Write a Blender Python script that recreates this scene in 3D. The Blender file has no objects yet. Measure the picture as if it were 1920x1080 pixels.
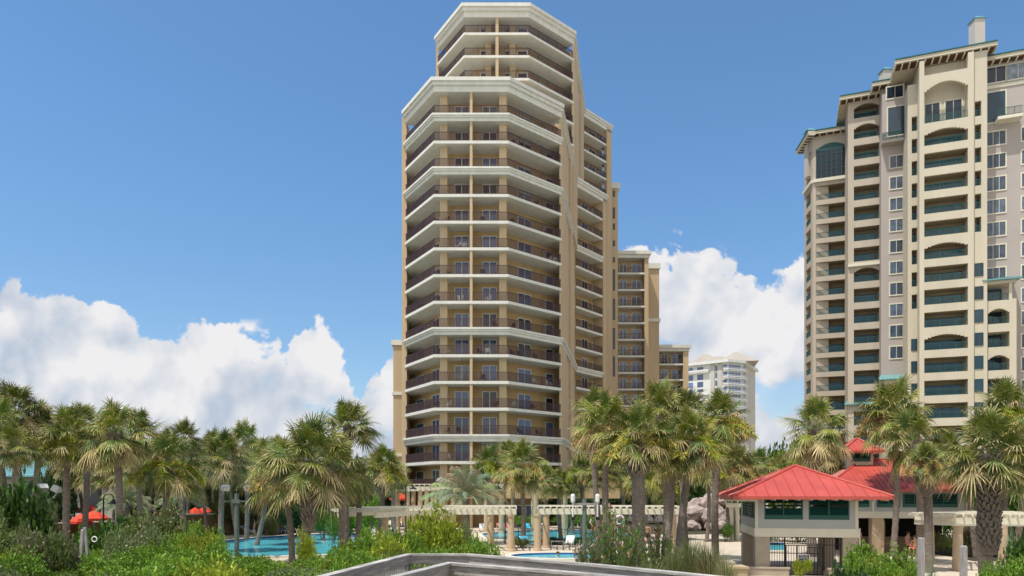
import bpy, math, random
import numpy as np
from mathutils import Vector, Matrix
R = math.radians
sc = bpy.context.scene
col = sc.collection

# ------------------------------------------------------------------ camera
F, HX, HY, EYE = 1350.0, 960.0, 916.0, 4.5          # focal length in px of a 1920 wide frame, principal column, horizon row, eye height
cam_d = bpy.data.cameras.new('camera'); cam = bpy.data.objects.new('camera', cam_d); col.objects.link(cam)
cam.location = (0, 0, EYE); cam.rotation_euler = (R(90), 0, 0)
cam_d.sensor_width = 36; cam_d.lens = F / 1920 * 36; cam_d.shift_y = (HY - 540) / 1920
cam_d.clip_start = 0.2; cam_d.clip_end = 6000
sc.camera = cam

# ------------------------------------------------------------------ world, sun, exposure
SUN_EL, SUN_AZ = 67.0, 50.0                          # azimuth measured to the left of the direction behind the camera
sunv = Vector((-math.sin(R(SUN_AZ)) * math.cos(R(SUN_EL)), -math.cos(R(SUN_AZ)) * math.cos(R(SUN_EL)), math.sin(R(SUN_EL))))
w = bpy.data.worlds.new('World'); sc.world = w; w.use_nodes = True
nt = w.node_tree; nt.nodes.clear()
def N(tree, typ, **kw):
    n = tree.nodes.new(typ)
    for k, v in kw.items():
        if k.startswith('i_'): n.inputs[k[2:]].default_value = v
        else: setattr(n, k, v)
    return n
def M(op, a, b=None, c=None, clamp=False, tree=None):
    tree = tree or nt
    n = tree.nodes.new('ShaderNodeMath'); n.operation = op; n.use_clamp = clamp
    for i, x in enumerate((a, b, c)):
        if x is None: continue
        if isinstance(x, (int, float)): n.inputs[i].default_value = x
        else: tree.links.new(x, n.inputs[i])
    return n.outputs[0]
def sstep(x, lo, hi):
    n = nt.nodes.new('ShaderNodeMapRange'); n.interpolation_type = 'SMOOTHSTEP'
    nt.links.new(x, n.inputs['Value']); n.inputs['From Min'].default_value = lo; n.inputs['From Max'].default_value = hi
    return n.outputs['Result']
sc.cycles.max_bounces = 6; sc.cycles.diffuse_bounces = 4; sc.cycles.glossy_bounces = 2; sc.cycles.transmission_bounces = 2; sc.cycles.caustics_reflective = False
sky = N(nt, 'ShaderNodeTexSky', sky_type='NISHITA', sun_disc=False, sun_elevation=R(SUN_EL), sun_rotation=math.atan2(sunv.x, sunv.y) % (2 * math.pi))
sky.altitude = 0; sky.air_density = 1.0; sky.dust_density = 0.6; sky.ozone_density = 2.2
tc = N(nt, 'ShaderNodeTexCoord'); sep = N(nt, 'ShaderNodeSeparateXYZ')
nt.links.new(tc.outputs['Generated'], sep.inputs[0])
X, Y, Z = sep.outputs
yy = M('MAXIMUM', Y, 0.15)
u = M('DIVIDE', X, yy); v = M('DIVIDE', Z, yy)
front = sstep(Y, 0.15, 0.35)
def comb(a, b, c=0.0):
    n = nt.nodes.new('ShaderNodeCombineXYZ')
    for i, x in enumerate((a, b, c)):
        if isinstance(x, (int, float)): n.inputs[i].default_value = x
        else: nt.links.new(x, n.inputs[i])
    return n.outputs[0]
def noise(vec, scale, detail=6, rough=0.55, dist=0.0, dim='2D'):
    n = N(nt, 'ShaderNodeTexNoise'); n.noise_dimensions = dim
    n.inputs['Scale'].default_value = scale; n.inputs['Detail'].default_value = detail
    n.inputs['Roughness'].default_value = rough; n.inputs['Distortion'].default_value = dist
    nt.links.new(vec, n.inputs['Vector']); return n.outputs['Fac']
def billow(vec, scale):
    n = N(nt, 'ShaderNodeTexVoronoi'); n.voronoi_dimensions = '2D'; n.feature = 'SMOOTH_F1'; n.inputs['Scale'].default_value = scale
    n.inputs['Smoothness'].default_value = 0.35; n.inputs['Detail'].default_value = 3.0; n.inputs['Roughness'].default_value = 0.55
    n.inputs['Randomness'].default_value = 1.0
    nt.links.new(vec, n.inputs['Vector']); return n.outputs['Distance']
P0 = comb(u, v, 0.37)
wob = noise(P0, 9, 5)
P1 = comb(M('ADD', u, M('MULTIPLY', M('SUBTRACT', wob, 0.5), 0.06)), M('ADD', v, M('MULTIPLY', M('SUBTRACT', wob, 0.5), 0.05)), 0.37)
# height of the cumulus bank along the horizon, as a function of bearing
fc = N(nt, 'ShaderNodeFloatCurve'); nt.links.new(M('MULTIPLY_ADD', u, 1 / 1.6, 0.5), fc.inputs['Value'])
prof = [(-300, 600), (0, 552), (80, 545), (150, 560), (250, 592), (300, 612), (365, 608), (420, 622), (470, 630), (520, 632), (536, 664), (552, 612), (575, 600), (600, 602), (616, 624), (628, 660),
        (648, 684), (666, 722), (692, 700), (745, 692), (830, 640), (1000, 560), (1150, 478), (1215, 462), (1245, 462), (1300, 468), (1350, 492), (1400, 500), (1500, 500), (1700, 560), (2100, 620)]
cv = fc.mapping.curves[0]
pts = [((px - HX) / F / 1.6 + 0.5, (HY - py) / F * 2) for px, py in prof]
cv.points[0].location = (0, 0.4); cv.points[1].location = (1, 0.4)
for a, b in pts:
    if 0 < a < 1: cv.points.new(a, b)
fc.mapping.update()
top = M('MULTIPLY', fc.outputs[0], 0.5)
bil = billow(P1, 14)
fine = noise(P1, 26, 8, 0.6)
edge = M('ADD', M('SUBTRACT', top, v), M('ADD', M('MULTIPLY', M('SUBTRACT', 0.42, bil), 0.06), M('MULTIPLY', M('SUBTRACT', fine, 0.5), 0.045)))
mask = sstep(edge, -0.030, -0.016)
# thinner places low in the bank where blue shows through
thin = noise(comb(M('MULTIPLY', u, 1.0), M('MULTIPLY', v, 1.6), 2.1), 6.5, 7, 0.55)
low = sstep(M('SUBTRACT', top, v), 0.03, 0.09)
gap = M('MULTIPLY', sstep(thin, 0.60, 0.69), low)
mask = M('MULTIPLY', mask, M('SUBTRACT', 1.0, M('MULTIPLY', gap, 0.75)))
mask = M('MULTIPLY', M('MULTIPLY', mask, front), sstep(M('SUBTRACT', top, v), -0.027, -0.012))
# billow relief: density here against density a little towards the sun
def dens(vec):
    return M('ADD', M('MULTIPLY', noise(vec, 6.5, 7, 0.48), 1.0), M('MULTIPLY', billow(vec, 7.5), -0.30))
P2 = comb(M('ADD', u, -0.020), M('ADD', v, 0.030), 0.37)
rel = M('SUBTRACT', dens(P1), dens(P2))
big = noise(P0, 3.2, 5, 0.5)
depth = M('SUBTRACT', top, v)
lit = M('ADD', M('MULTIPLY', rel, 2.8), M('ADD', M('MULTIPLY', M('SUBTRACT', big, 0.5), 1.8), 0.86))
lit = M('ADD', lit, M('MULTIPLY', sstep(depth, -0.03, 0.10), -0.30))
lit = M('MINIMUM', M('MAXIMUM', lit, 0.0), 1.0)
cmix = N(nt, 'ShaderNodeMix', data_type='RGBA'); nt.links.new(lit, cmix.inputs[0])
cmix.inputs[6].default_value = (3.35, 3.85, 4.6, 1); cmix.inputs[7].default_value = (5.7, 5.65, 5.75, 1)
tint = N(nt, 'ShaderNodeMix', data_type='RGBA', blend_type='MULTIPLY'); tint.inputs[0].default_value = 1
nt.links.new(sky.outputs[0], tint.inputs[6]); hmix = N(nt, 'ShaderNodeMix', data_type='RGBA'); nt.links.new(sstep(Z, 0.0, 0.45), hmix.inputs[0])
hmix.inputs[6].default_value = (0.80, 0.88, 0.93, 1); hmix.inputs[7].default_value = (0.77, 1.04, 1.17, 1); nt.links.new(hmix.outputs[2], tint.inputs[7])
smix = N(nt, 'ShaderNodeMix', data_type='RGBA')
# unseen clouds added behind the camera to give the facades white fill
cov = noise(tc.outputs['Generated'], 2.6, 4, 0.55, dim='3D')
back = M('MULTIPLY', M('MULTIPLY', sstep(cov, 0.40, 0.52), sstep(M('MULTIPLY', Y, -1.0), 0.02, 0.2)), sstep(Z, 0.0, 0.05))
smb = N(nt, 'ShaderNodeMix', data_type='RGBA'); nt.links.new(back, smb.inputs[0]); nt.links.new(tint.outputs[2], smb.inputs[6]); smb.inputs[7].default_value = (7.0, 6.8, 6.5, 1)
nt.links.new(mask, smix.inputs[0]); nt.links.new(smb.outputs[2], smix.inputs[6]); nt.links.new(cmix.outputs[2], smix.inputs[7])
bg = N(nt, 'ShaderNodeBackground'); bg.inputs['Strength'].default_value = 0.10
wo = N(nt, 'ShaderNodeOutputWorld')
nt.links.new(smix.outputs[2], bg.inputs['Color']); nt.links.new(bg.outputs[0], wo.inputs['Surface'])
w.cycles.sampling_method = 'MANUAL'; w.cycles.sample_map_resolution = 512

sd = bpy.data.lights.new('sun', 'SUN'); sd.energy = 3.0; sd.angle = R(0.5); sd.color = (1.0, 0.95, 0.87)
so = bpy.data.objects.new('sun', sd); col.objects.link(so)
so.rotation_euler = (-sunv).to_track_quat('-Z', 'Y').to_euler(); so.location = (0, 0, 100)
sc.view_settings.view_transform = 'Standard'; sc.view_settings.look = 'None'
sc.view_settings.exposure = 0.6; sc.view_settings.gamma = 1.0; sc.view_settings.use_curve_mapping = False

# ------------------------------------------------------------------ helpers
def px_x(px, d): return (px - HX) / F * d
def py_z(py, d): return EYE + (HY - py) / F * d
def at(px, py, d): return Vector((px_x(px, d), d, py_z(py, d)))
def ground_d(py): return EYE * F / (py - HY)

MATS = {}
def mat(name, c, rough=0.7, var=0.12, scale=1.5, bump=0.0, bscale=20, metal=0.0, spec=0.4, vcol=False, transl=0.0, stretch=None, rnd=0.0):
    m = bpy.data.materials.new(name); m.use_nodes = True; t = m.node_tree
    b = t.nodes['Principled BSDF']; b.inputs['Roughness'].default_value = rough; b.inputs['Metallic'].default_value = metal
    b.inputs['Specular IOR Level'].default_value = spec
    geo = t.nodes.new('ShaderNodeNewGeometry'); mp = t.nodes.new('ShaderNodeMapping')
    t.links.new(geo.outputs['Position'], mp.inputs[0])
    if stretch: mp.inputs['Scale'].default_value = stretch
    n = t.nodes.new('ShaderNodeTexNoise'); n.inputs['Scale'].default_value = scale; n.inputs['Detail'].default_value = 6; n.inputs['Roughness'].default_value = 0.6
    t.links.new(mp.outputs[0], n.inputs['Vector'])
    mr = t.nodes.new('ShaderNodeMapRange'); mr.inputs['From Min'].default_value = 0.3; mr.inputs['From Max'].default_value = 0.7
    mr.inputs['To Min'].default_value = 1 - var; mr.inputs['To Max'].default_value = 1 + var; t.links.new(n.outputs['Fac'], mr.inputs['Value'])
    mx = t.nodes.new('ShaderNodeVectorMath'); mx.operation = 'SCALE'
    if vcol:
        at_ = t.nodes.new('ShaderNodeAttribute'); at_.attribute_name = 'Col'; t.links.new(at_.outputs['Color'], mx.inputs[0])
    else: mx.inputs[0].default_value = c[:3]
    sc_in = mr.outputs['Result']
    if rnd:
        oi = t.nodes.new('ShaderNodeObjectInfo'); r2 = t.nodes.new('ShaderNodeMapRange')
        r2.inputs['To Min'].default_value = 1 - rnd; r2.inputs['To Max'].default_value = 1 + rnd; t.links.new(oi.outputs['Random'], r2.inputs['Value'])
        mm = t.nodes.new('ShaderNodeMath'); mm.operation = 'MULTIPLY'; t.links.new(sc_in, mm.inputs[0]); t.links.new(r2.outputs['Result'], mm.inputs[1]); sc_in = mm.outputs[0]
    t.links.new(sc_in, mx.inputs['Scale'])
    t.links.new(mx.outputs[0], b.inputs['Base Color'])
    if bump:
        n2 = t.nodes.new('ShaderNodeTexNoise'); n2.inputs['Scale'].default_value = bscale; n2.inputs['Detail'].default_value = 4; t.links.new(mp.outputs[0], n2.inputs['Vector'])
        bp = t.nodes.new('ShaderNodeBump'); bp.inputs['Strength'].default_value = bump; bp.inputs['Distance'].default_value = 0.05
        t.links.new(n2.outputs['Fac'], bp.inputs['Height']); t.links.new(bp.outputs[0], b.inputs['Normal'])
    if transl:
        tr = t.nodes.new('ShaderNodeBsdfTranslucent'); ms = t.nodes.new('ShaderNodeMixShader'); ms.inputs[0].default_value = transl
        t.links.new(mx.outputs[0], tr.inputs['Color']); t.links.new(b.outputs[0], ms.inputs[1]); t.links.new(tr.outputs[0], ms.inputs[2])
        t.links.new(ms.outputs[0], t.nodes['Material Output'].inputs['Surface'])
    MATS[name] = m; return m

class MB:
    def __init__(s): s.v = []; s.f = []; s.c = []; s.usec = False; s.ch = []
    def add(s, vs, fs, c=None):
        o = len(s.v); s.ch.append((o, len(s.f), len(vs), len(fs))); s.v.extend([tuple(p) for p in vs]); s.f.extend([tuple(i + o for i in f) for f in fs])
        s.c.extend([c or (1, 1, 1)] * len(fs))
        if c: s.usec = True
    def box(s, x0, x1, y0, y1, z0, z1, c=None):
        s.add([(x0, y0, z0), (x1, y0, z0), (x1, y1, z0), (x0, y1, z0), (x0, y0, z1), (x1, y0, z1), (x1, y1, z1), (x0, y1, z1)],
              [(0, 3, 2, 1), (4, 5, 6, 7), (0, 1, 5, 4), (1, 2, 6, 5), (2, 3, 7, 6), (3, 0, 4, 7)], c)
    def prism(s, poly, z0, z1, c=None):
        n = len(poly)
        vs = [(p[0], p[1], z0) for p in poly] + [(p[0], p[1], z1) for p in poly]
        fs = [tuple(range(n - 1, -1, -1)), tuple(range(n, 2 * n))] + [(i, (i + 1) % n, (i + 1) % n + n, i + n) for i in range(n)]
        s.add(vs, fs, c)
    def seg(s, p0, p1, t0, t1, z0, z1, a=0.0, b=None, c=None):
        """slab of wall along the plan line p0>p1, from distance a to b along it, between inward offsets t0 and t1"""
        p0 = Vector(p0[:2]); p1 = Vector(p1[:2]); L = (p1 - p0).length; uu = (p1 - p0) / L; nn = Vector((-uu.y, uu.x))
        if b is None: b = L
        q = [p0 + uu * a + nn * t0, p0 + uu * b + nn * t0, p0 + uu * b + nn * t1, p0 + uu * a + nn * t1]
        s.prism([(k.x, k.y) for k in q], z0, z1, c)
    def tube(s, p0, p1, r0, r1=None, n=8, c=None, cap=True):
        r1 = r0 if r1 is None else r1
        p0 = Vector(p0); p1 = Vector(p1); d = (p1 - p0).normalized()
        a = d.cross(Vector((0, 0, 1)) if abs(d.z) < 0.95 else Vector((1, 0, 0))).normalized(); b = d.cross(a)
        vs = []
        for p, r in ((p0, r0), (p1, r1)):
            for i in range(n):
                t = 2 * math.pi * i / n; vs.append(p + a * (r * math.cos(t)) + b * (r * math.sin(t)))
        fs = [(i, i + n, (i + 1) % n + n, (i + 1) % n) for i in range(n)]
        if cap: fs += [tuple(range(n)), tuple(range(2 * n - 1, n - 1, -1))]
        s.add(vs, fs, c)
    def loft(s, rings, c=None, cap=True):
        n = len(rings[0]); vs = [p for r in rings for p in r]; fs = []
        for k in range(len(rings) - 1):
            for i in range(n): fs.append((k * n + i, k * n + (i + 1) % n, (k + 1) * n + (i + 1) % n, (k + 1) * n + i))
        if cap: fs += [tuple(range(n - 1, -1, -1)), tuple(range((len(rings) - 1) * n, len(rings) * n))]
        s.add(vs, fs, c)
    def lathe(s, prof, cx=0, cy=0, n=12, c=None):
        s.loft([[(cx + r * math.cos(2 * math.pi * i / n), cy + r * math.sin(2 * math.pi * i / n), z) for i in range(n)] for r, z in prof], c)
    def mesh(s, name, m, smooth=False):
        me = bpy.data.meshes.new(name); me.from_pydata(s.v, [], s.f)
        if s.usec:
            ca = me.color_attributes.new('Col', 'FLOAT_COLOR', 'CORNER')
            lt = np.array([len(f) for f in s.f]); cc = np.array(s.c, dtype=np.float32)
            arr = np.repeat(np.concatenate([cc, np.ones((len(cc), 1), np.float32)], 1), lt, axis=0)
            ca.data.foreach_set('color', arr.ravel())
        me.materials.append(MATS[m] if isinstance(m, str) else m)
        if smooth: me.polygons.foreach_set('use_smooth', [True] * len(me.polygons))
        me.update(); return me
    def split(s, name, m, parent=None, world=True):
        """every added piece becomes an object of its own"""
        for vo, fo, nv, nf in s.ch:
            q = MB(); q.add(s.v[vo:vo + nv], [tuple(i - vo for i in f) for f in s.f[fo:fo + nf]]); q.build(name, m, parent, world=world)
    def build(s, name, m, parent=None, smooth=False, world=True):
        if parent is not None and world:
            l = parent.location; s.v = [(p[0] - l.x, p[1] - l.y, p[2] - l.z) for p in s.v]
        return link(name, s.mesh(name, m, smooth), parent)
def link(name, me, parent=None, loc=None):
    o = bpy.data.objects.new(name, me); col.objects.link(o)
    if parent is not None: o.parent = parent
    if loc is not None: o.location = loc
    return o
def tag(o, label=None, cat=None, group=None, kind=None):
    for k, x in (('label', label), ('category', cat), ('group', group), ('kind', kind)):
        if x: o[k] = x
    return o
def thing(name, label, cat, loc=(0, 0, 0), rz=0.0, group=None):
    o = bpy.data.objects.new(name, None); col.objects.link(o); o.location = loc; o.rotation_euler = (0, 0, rz); o.empty_display_size = 0.3
    return tag(o, label, cat, group)
def copy_tree(o, parent=None):
    c = o.copy(); col.objects.link(c)
    if parent is not None: c.parent = parent
    for ch in list(o.children): copy_tree(ch, c)
    return c
def offset_line(pl, t):
    """polyline offset inward (to the left of travel) by t"""
    pl = [Vector(p[:2]) for p in pl]; out = []
    ns = []
    for a, b in zip(pl, pl[1:]):
        d = (b - a).normalized(); ns.append(Vector((-d.y, d.x)))
    for i, p in enumerate(pl):
        if i == 0: out.append(p + ns[0] * t)
        elif i == len(pl) - 1: out.append(p + ns[-1] * t)
        else:
            n = (ns[i - 1] + ns[i]); n = n / n.dot(ns[i]) if n.dot(ns[i]) else n
            out.append(p + n * t)
    return out
def along(px, p0, p1):
    """distance along plan line p0>p1 at which it crosses the bearing of pixel column px"""
    p0 = Vector(p0[:2]); p1 = Vector(p1[:2]); L = (p1 - p0).length; d = (p1 - p0) / L; k = (px - HX) / F
    return (k * p0.y - p0.x) / (d.x - k * d.y)

# ------------------------------------------------------------------ materials
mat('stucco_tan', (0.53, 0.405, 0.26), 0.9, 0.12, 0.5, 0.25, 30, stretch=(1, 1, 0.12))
mat('stucco_shaded', (0.50, 0.36, 0.185), 0.9, 0.10, 0.6, 0.25, 30, stretch=(1, 1, 0.2))  # copy of the tan stucco with balcony recess shade put into its colour
mat('stucco_tan_low', (0.47, 0.32, 0.18), 0.9, 0.06, 0.35, 0.25, 30)
mat('stucco_cream', (0.66, 0.655, 0.60), 0.85, 0.08, 1.6, 0.1, 30, stretch=(1, 1, 0.3))
mat('rail_brown', (0.065, 0.033, 0.034), 0.5, 0.05)
mat('frame_white', (0.75, 0.74, 0.70), 0.5, 0.03)
mat('beige_wall', (0.48, 0.42, 0.345), 0.9, 0.08, 0.5, 0.2, 30, stretch=(1, 1, 0.15))
mat('mauve_wall', (0.41, 0.365, 0.34), 0.9, 0.05, 0.3, 0.2, 30)
mat('cream_wall', (0.56, 0.505, 0.40), 0.9, 0.07, 0.5, 0.2, 30, stretch=(1, 1, 0.15))
mat('teal_metal', (0.02, 0.13, 0.14), 0.35, 0.1, 1.0)
mat('teal_rail', (0.025, 0.09, 0.09), 0.4, 0.05)
mat('teal_roof', (0.14, 0.31, 0.32), 0.35, 0.12, 0.8)
mat('dark_brown', (0.10, 0.045, 0.028), 0.8, 0.1)
mat('beach_sand', (0.66, 0.63, 0.56), 0.95, 0.08, 1.0, 0.3, 8)
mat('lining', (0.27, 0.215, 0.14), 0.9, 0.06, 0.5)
mat('soffit_brown', (0.34, 0.25, 0.16), 0.85, 0.08)
mat('far_white', (0.66, 0.67, 0.66), 0.8, 0.04, 0.2)
mat('far_tan', (0.50, 0.46, 0.41), 0.85, 0.04, 0.2)
mat('far_roof', (0.37, 0.33, 0.29), 0.8, 0.08, 0.3)
mat('red_metal', (0.47, 0.083, 0.062), 0.40, 0.13, 0.9, 0.05, 3)
mat('siding', (0.42, 0.44, 0.43), 0.7, 0.04, 1.0)
mat('trim_cream', (0.66, 0.63, 0.52), 0.7, 0.05, 2)
mat('column_tan', (0.50, 0.38, 0.25), 0.9, 0.10, 1.6, 0.3, 20)
mat('gate_column', (0.40, 0.34, 0.27), 0.9, 0.08, 1.6, 0.3, 20)
mat('shutter_green', (0.012, 0.085, 0.07), 0.45, 0.1)
mat('iron_black', (0.012, 0.010, 0.010), 0.5, 0.1)
mat('pergola_paint', (0.70, 0.66, 0.53), 0.7, 0.07, 3, 0.1, 20)
mat('wood_grey', (0.45, 0.42, 0.395), 0.85, 0.42, 2.2, 0.8, 30, stretch=(1, 1, 12))
mat('wood_post', (0.34, 0.32, 0.31), 0.85, 0.25, 6.0, 0.6, 30, stretch=(3, 3, 0.5))
mat('pole_green', (0.13, 0.17, 0.15), 0.8, 0.15, 4)
mat('concrete', (0.55, 0.47, 0.37), 0.9, 0.08, 0.8, 0.2, 15)
mat('sand', (0.55, 0.48, 0.38), 0.95, 0.15, 1.2, 0.3, 8)
mat('brown_wall', (0.20, 0.125, 0.07), 0.9, 0.12, 0.7, 0.3, 15)
mat('blue_wall', (0.10, 0.15, 0.24), 0.8, 0.05)
mat('white_plastic', (0.75, 0.75, 0.75), 0.4, 0.03)
mat('blue_strap', (0.13, 0.22, 0.50), 0.6, 0.1)
mat('pink_cloth', (0.70, 0.22, 0.28), 0.8, 0.1)
mat('cyan_cloth', (0.05, 0.42, 0.62), 0.8, 0.1)
mat('red_cloth', (0.70, 0.07, 0.03), 0.8, 0.08, transl=0.15)
mat('rock', (0.36, 0.29, 0.26), 0.95, 0.3, 1.5, 0.8, 4)
mat('dark_interior', (0.02, 0.017, 0.015), 0.9, 0.1)
mat('sign_navy', (0.012, 0.025, 0.09), 0.5, 0.03)
mat('steel', (0.35, 0.36, 0.37), 0.4, 0.05, metal=0.6)
mat('bark', (0.225, 0.185, 0.155), 0.95, 0.35, 5, 0.9, 25, rnd=0.2, stretch=(1, 1, 2.5))
mat('boots', (0.20, 0.165, 0.135), 0.95, 0.35, 9, 0.6, 30, rnd=0.15)
mat('leaf', (1, 1, 1), 0.55, 0.15, 0.7, vcol=True, transl=0.16, spec=0.28, rnd=0.2)
mat('shrub_leaf', (1, 1, 1), 0.5, 0.15, 0.6, vcol=True, transl=0.3, spec=0.45, rnd=0.15)
mat('flower', (1, 1, 1), 0.8, 0.1, 2, vcol=True, transl=0.2)
mat('twig', (0.16, 0.12, 0.09), 0.9, 0.2)
mat('skin', (0.50, 0.28, 0.19), 0.6, 0.05, rnd=0.2)
mat('hair', (0.05, 0.03, 0.02), 0.7, 0.1)
def glass(name, c, rough=0.08, spec=0.5, rnd=0.0, var=0.25, scale=0.35):
    mat(name, c, rough, var, scale, spec=spec, rnd=rnd)
glass('glass_blue', (0.075, 0.12, 0.25), 0.08, 0.8, 0.5)
glass('glass_dark', (0.016, 0.026, 0.045), 0.1, 0.6, 0.4)
glass('glass_teal', (0.018, 0.038, 0.058), 0.1, 0.7, 0.4)
glass('glass_curtain', (0.17, 0.20, 0.24), 0.15, 0.6, 0.5, 0.5, 1.2)
glass('glass_window', (0.07, 0.095, 0.135), 0.12, 0.7, 0.5, 0.5, 1.2)
# water
mat('water', (0.11, 0.55, 0.66), 0.10, 0.15, 0.4, 0.5, 2.5, spec=0.35)
mat('tile_blue', (0.03, 0.06, 0.22), 0.3, 0.1)
# ================================================================== setting
def structure(name, mb, m): return tag(mb.build(name, m), kind='structure')
def gz(x, y):
    """height of the dune ground in front of the pool deck"""
    a = max(0.0, min(1.0, (37 - y) / 16.0)); a = a * a * (3 - 2 * a)
    lf = max(0.0, min(1.0, (7.0 - x) / 8.0)); lf = lf * lf * (3 - 2 * lf)
    return a * (0.35 + 0.75 * lf) + a * 0.15 * math.sin(x * 0.7) * math.cos(y * 0.5)
g = MB()
xs = [-3000, -600, -200, -80] + [-40 + 2 * i for i in range(41)] + [80, 200, 600, 3000]
ys = [-300, -60, -20] + [-10 + 2 * i for i in range(30)] + [60, 100, 200, 500, 5000]
vs = [(x, y, gz(x, y)) for y in ys for x in xs]; nx = len(xs)
g.add(vs, [(j * nx + i, j * nx + i + 1, (j + 1) * nx + i + 1, (j + 1) * nx + i) for j in range(len(ys) - 1) for i in range(nx - 1)])
# green brown soil and sand
m = mat('soil', (0.38, 0.34, 0.25), 0.95, 0.4, 0.5, 0.4, 6)
structure('ground', g, 'soil')
bs = MB(); bs.add([(-600, -280, 1.42), (600, -280, 1.42), (600, 3, 1.42), (-600, 3, 1.42)], [(0, 1, 2, 3)]); structure('beach', bs, 'beach_sand')
dk = MB(); zd = 0.06
dk.prism([(-30, 46), (-12, 44), (2, 43.2), (9, 41), (12, 33), (28, 33), (45, 60), (45, 110), (30, 128), (-35, 128), (-30, 82)], 0.0, zd)
structure('pool_deck', dk, 'concrete')
mat('shade_ground', (0.055, 0.05, 0.03), 0.95, 0.4, 0.9, 0.5, 6)  # dark ground sheets, understory shade under the palms put into the colour
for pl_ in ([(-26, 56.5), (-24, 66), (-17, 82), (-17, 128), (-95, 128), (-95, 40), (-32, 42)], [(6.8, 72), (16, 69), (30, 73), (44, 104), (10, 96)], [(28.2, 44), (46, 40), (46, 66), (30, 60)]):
    bd = MB(); bd.prism(pl_, 0.0, zd + .01); structure('shade_bed', bd, 'shade_ground')
def pq(px, d): return (px_x(px, d), d)
def pool(name, poly, zc=zd):
    w_ = MB(); w_.prism(poly, zc, zc + 0.02); structure(name, w_, 'water')
    for rim, t, z1, m_ in (('pool_tile', 0.12, 0.10, 'tile_blue'), ('pool_coping', 0.45, 0.13, 'trim_cream')):
        r_ = MB(); c_ = Vector((sum(p[0] for p in poly) / len(poly), sum(p[1] for p in poly) / len(poly)))
        ins = 0.0 if t == 0.12 else 0.12; n = len(poly)
        def off(p, q): d = Vector(p) - c_; return Vector(p) + d.normalized() * q
        for i in range(n):
            a, b = poly[i], poly[(i + 1) % n]; q = [off(a, ins), off(b, ins), off(b, ins + t), off(a, ins + t)]
            r_.prism([(k.x, k.y) for k in q], zc, zc + z1)
        structure(rim, r_, m_)
def ell(cx, cy, rx, ry, n=36, ph=0.0, bean=0.0):
    return [(cx + rx * math.cos(2 * math.pi * i / n + ph), cy + ry * math.sin(2 * math.pi * i / n + ph) * (1 + bean * math.cos(2 * math.pi * i / n))) for i in range(n)]
pool('pool_water', [(px_x(p, ground_d(y)), ground_d(y)) for p, y in
     ((330, 1040), (372, 1026), (415, 1019), (450, 1014), (500, 1009.5), (560, 1006), (620, 1004), (665, 1003.5), (720, 1008), (730, 1030), (660, 1042), (560, 1046), (460, 1048), (380, 1046))])
pool('pool_water', [(px_x(p, ground_d(y)), ground_d(y)) for p, y in
     ((905, 1004), (960, 998.5), (1030, 997), (1100, 997), (1160, 1000), (1185, 1010), (1130, 1018), (1040, 1018), (960, 1017), (915, 1013))])
pool('pool_water', ell(px_x(1060, 46.5), 46.6, 3.4, 1.9))
pool('pool_water', [pq(1418, 50.5), pq(1472, 50.5), pq(1472, 57.5), pq(1424, 57.5)])

# ================================================================== main condominium tower
FH, Z0 = 3.005, 7.59
def zk(k): return Z0 + FH * k
DOORS = {'n': 0}
def door_mesh(wid, h, panes, mullion):
    f_ = MB(); fw = 0.10
    f_.box(0, fw, -0.06, 0.06, 0, h); f_.box(wid - fw, wid, -0.06, 0.06, 0, h); f_.box(fw, wid - fw, -0.06, 0.06, h - fw, h)
    f_.box(fw, wid - fw, -0.06, 0.06, 0, 0.07)
    for i in range(1, panes): f_.box(wid * i / panes - 0.05, wid * i / panes + 0.05, -0.055, 0.055, 0.07, h - fw)
    g_ = MB(); g_.add([(fw, -0.012, 0.07), (wid - fw, -0.012, 0.07), (wid - fw, -0.012, h - fw), (fw, -0.012, h - fw)], [(0, 1, 2, 3)])
    return f_, g_
DM = {}; DR = random.Random(2)
REST = MB(); REST_G = MB()
def door(root, name, p0, p1, a, wid, z, h=2.15, panes=2, gm='glass_blue', limit=98, fm='frame_white'):
    p0 = Vector(p0[:2]); p1 = Vector(p1[:2]); d = (p1 - p0).normalized(); q = p0 + d * a - Vector((-d.y, d.x)) * 0.03
    if fm == 'frame_white': gm = DR.choice((gm, gm, gm, 'glass_dark', 'glass_blue', 'glass_blue', 'glass_curtain'))
    key = (round(wid, 2), h, panes, gm)
    if key not in DM:
        f_, g_ = door_mesh(key[0], h, panes, 1); DM[key] = (f_.mesh(name, fm), g_.mesh('pane', gm))
    o = link(name, DM[key][0], root); o.location = Vector((q.x, q.y, z)) - root.location; o.rotation_euler = (0, 0, math.atan2(d.y, d.x))
    link('pane', DM[key][1], o); return o
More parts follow.
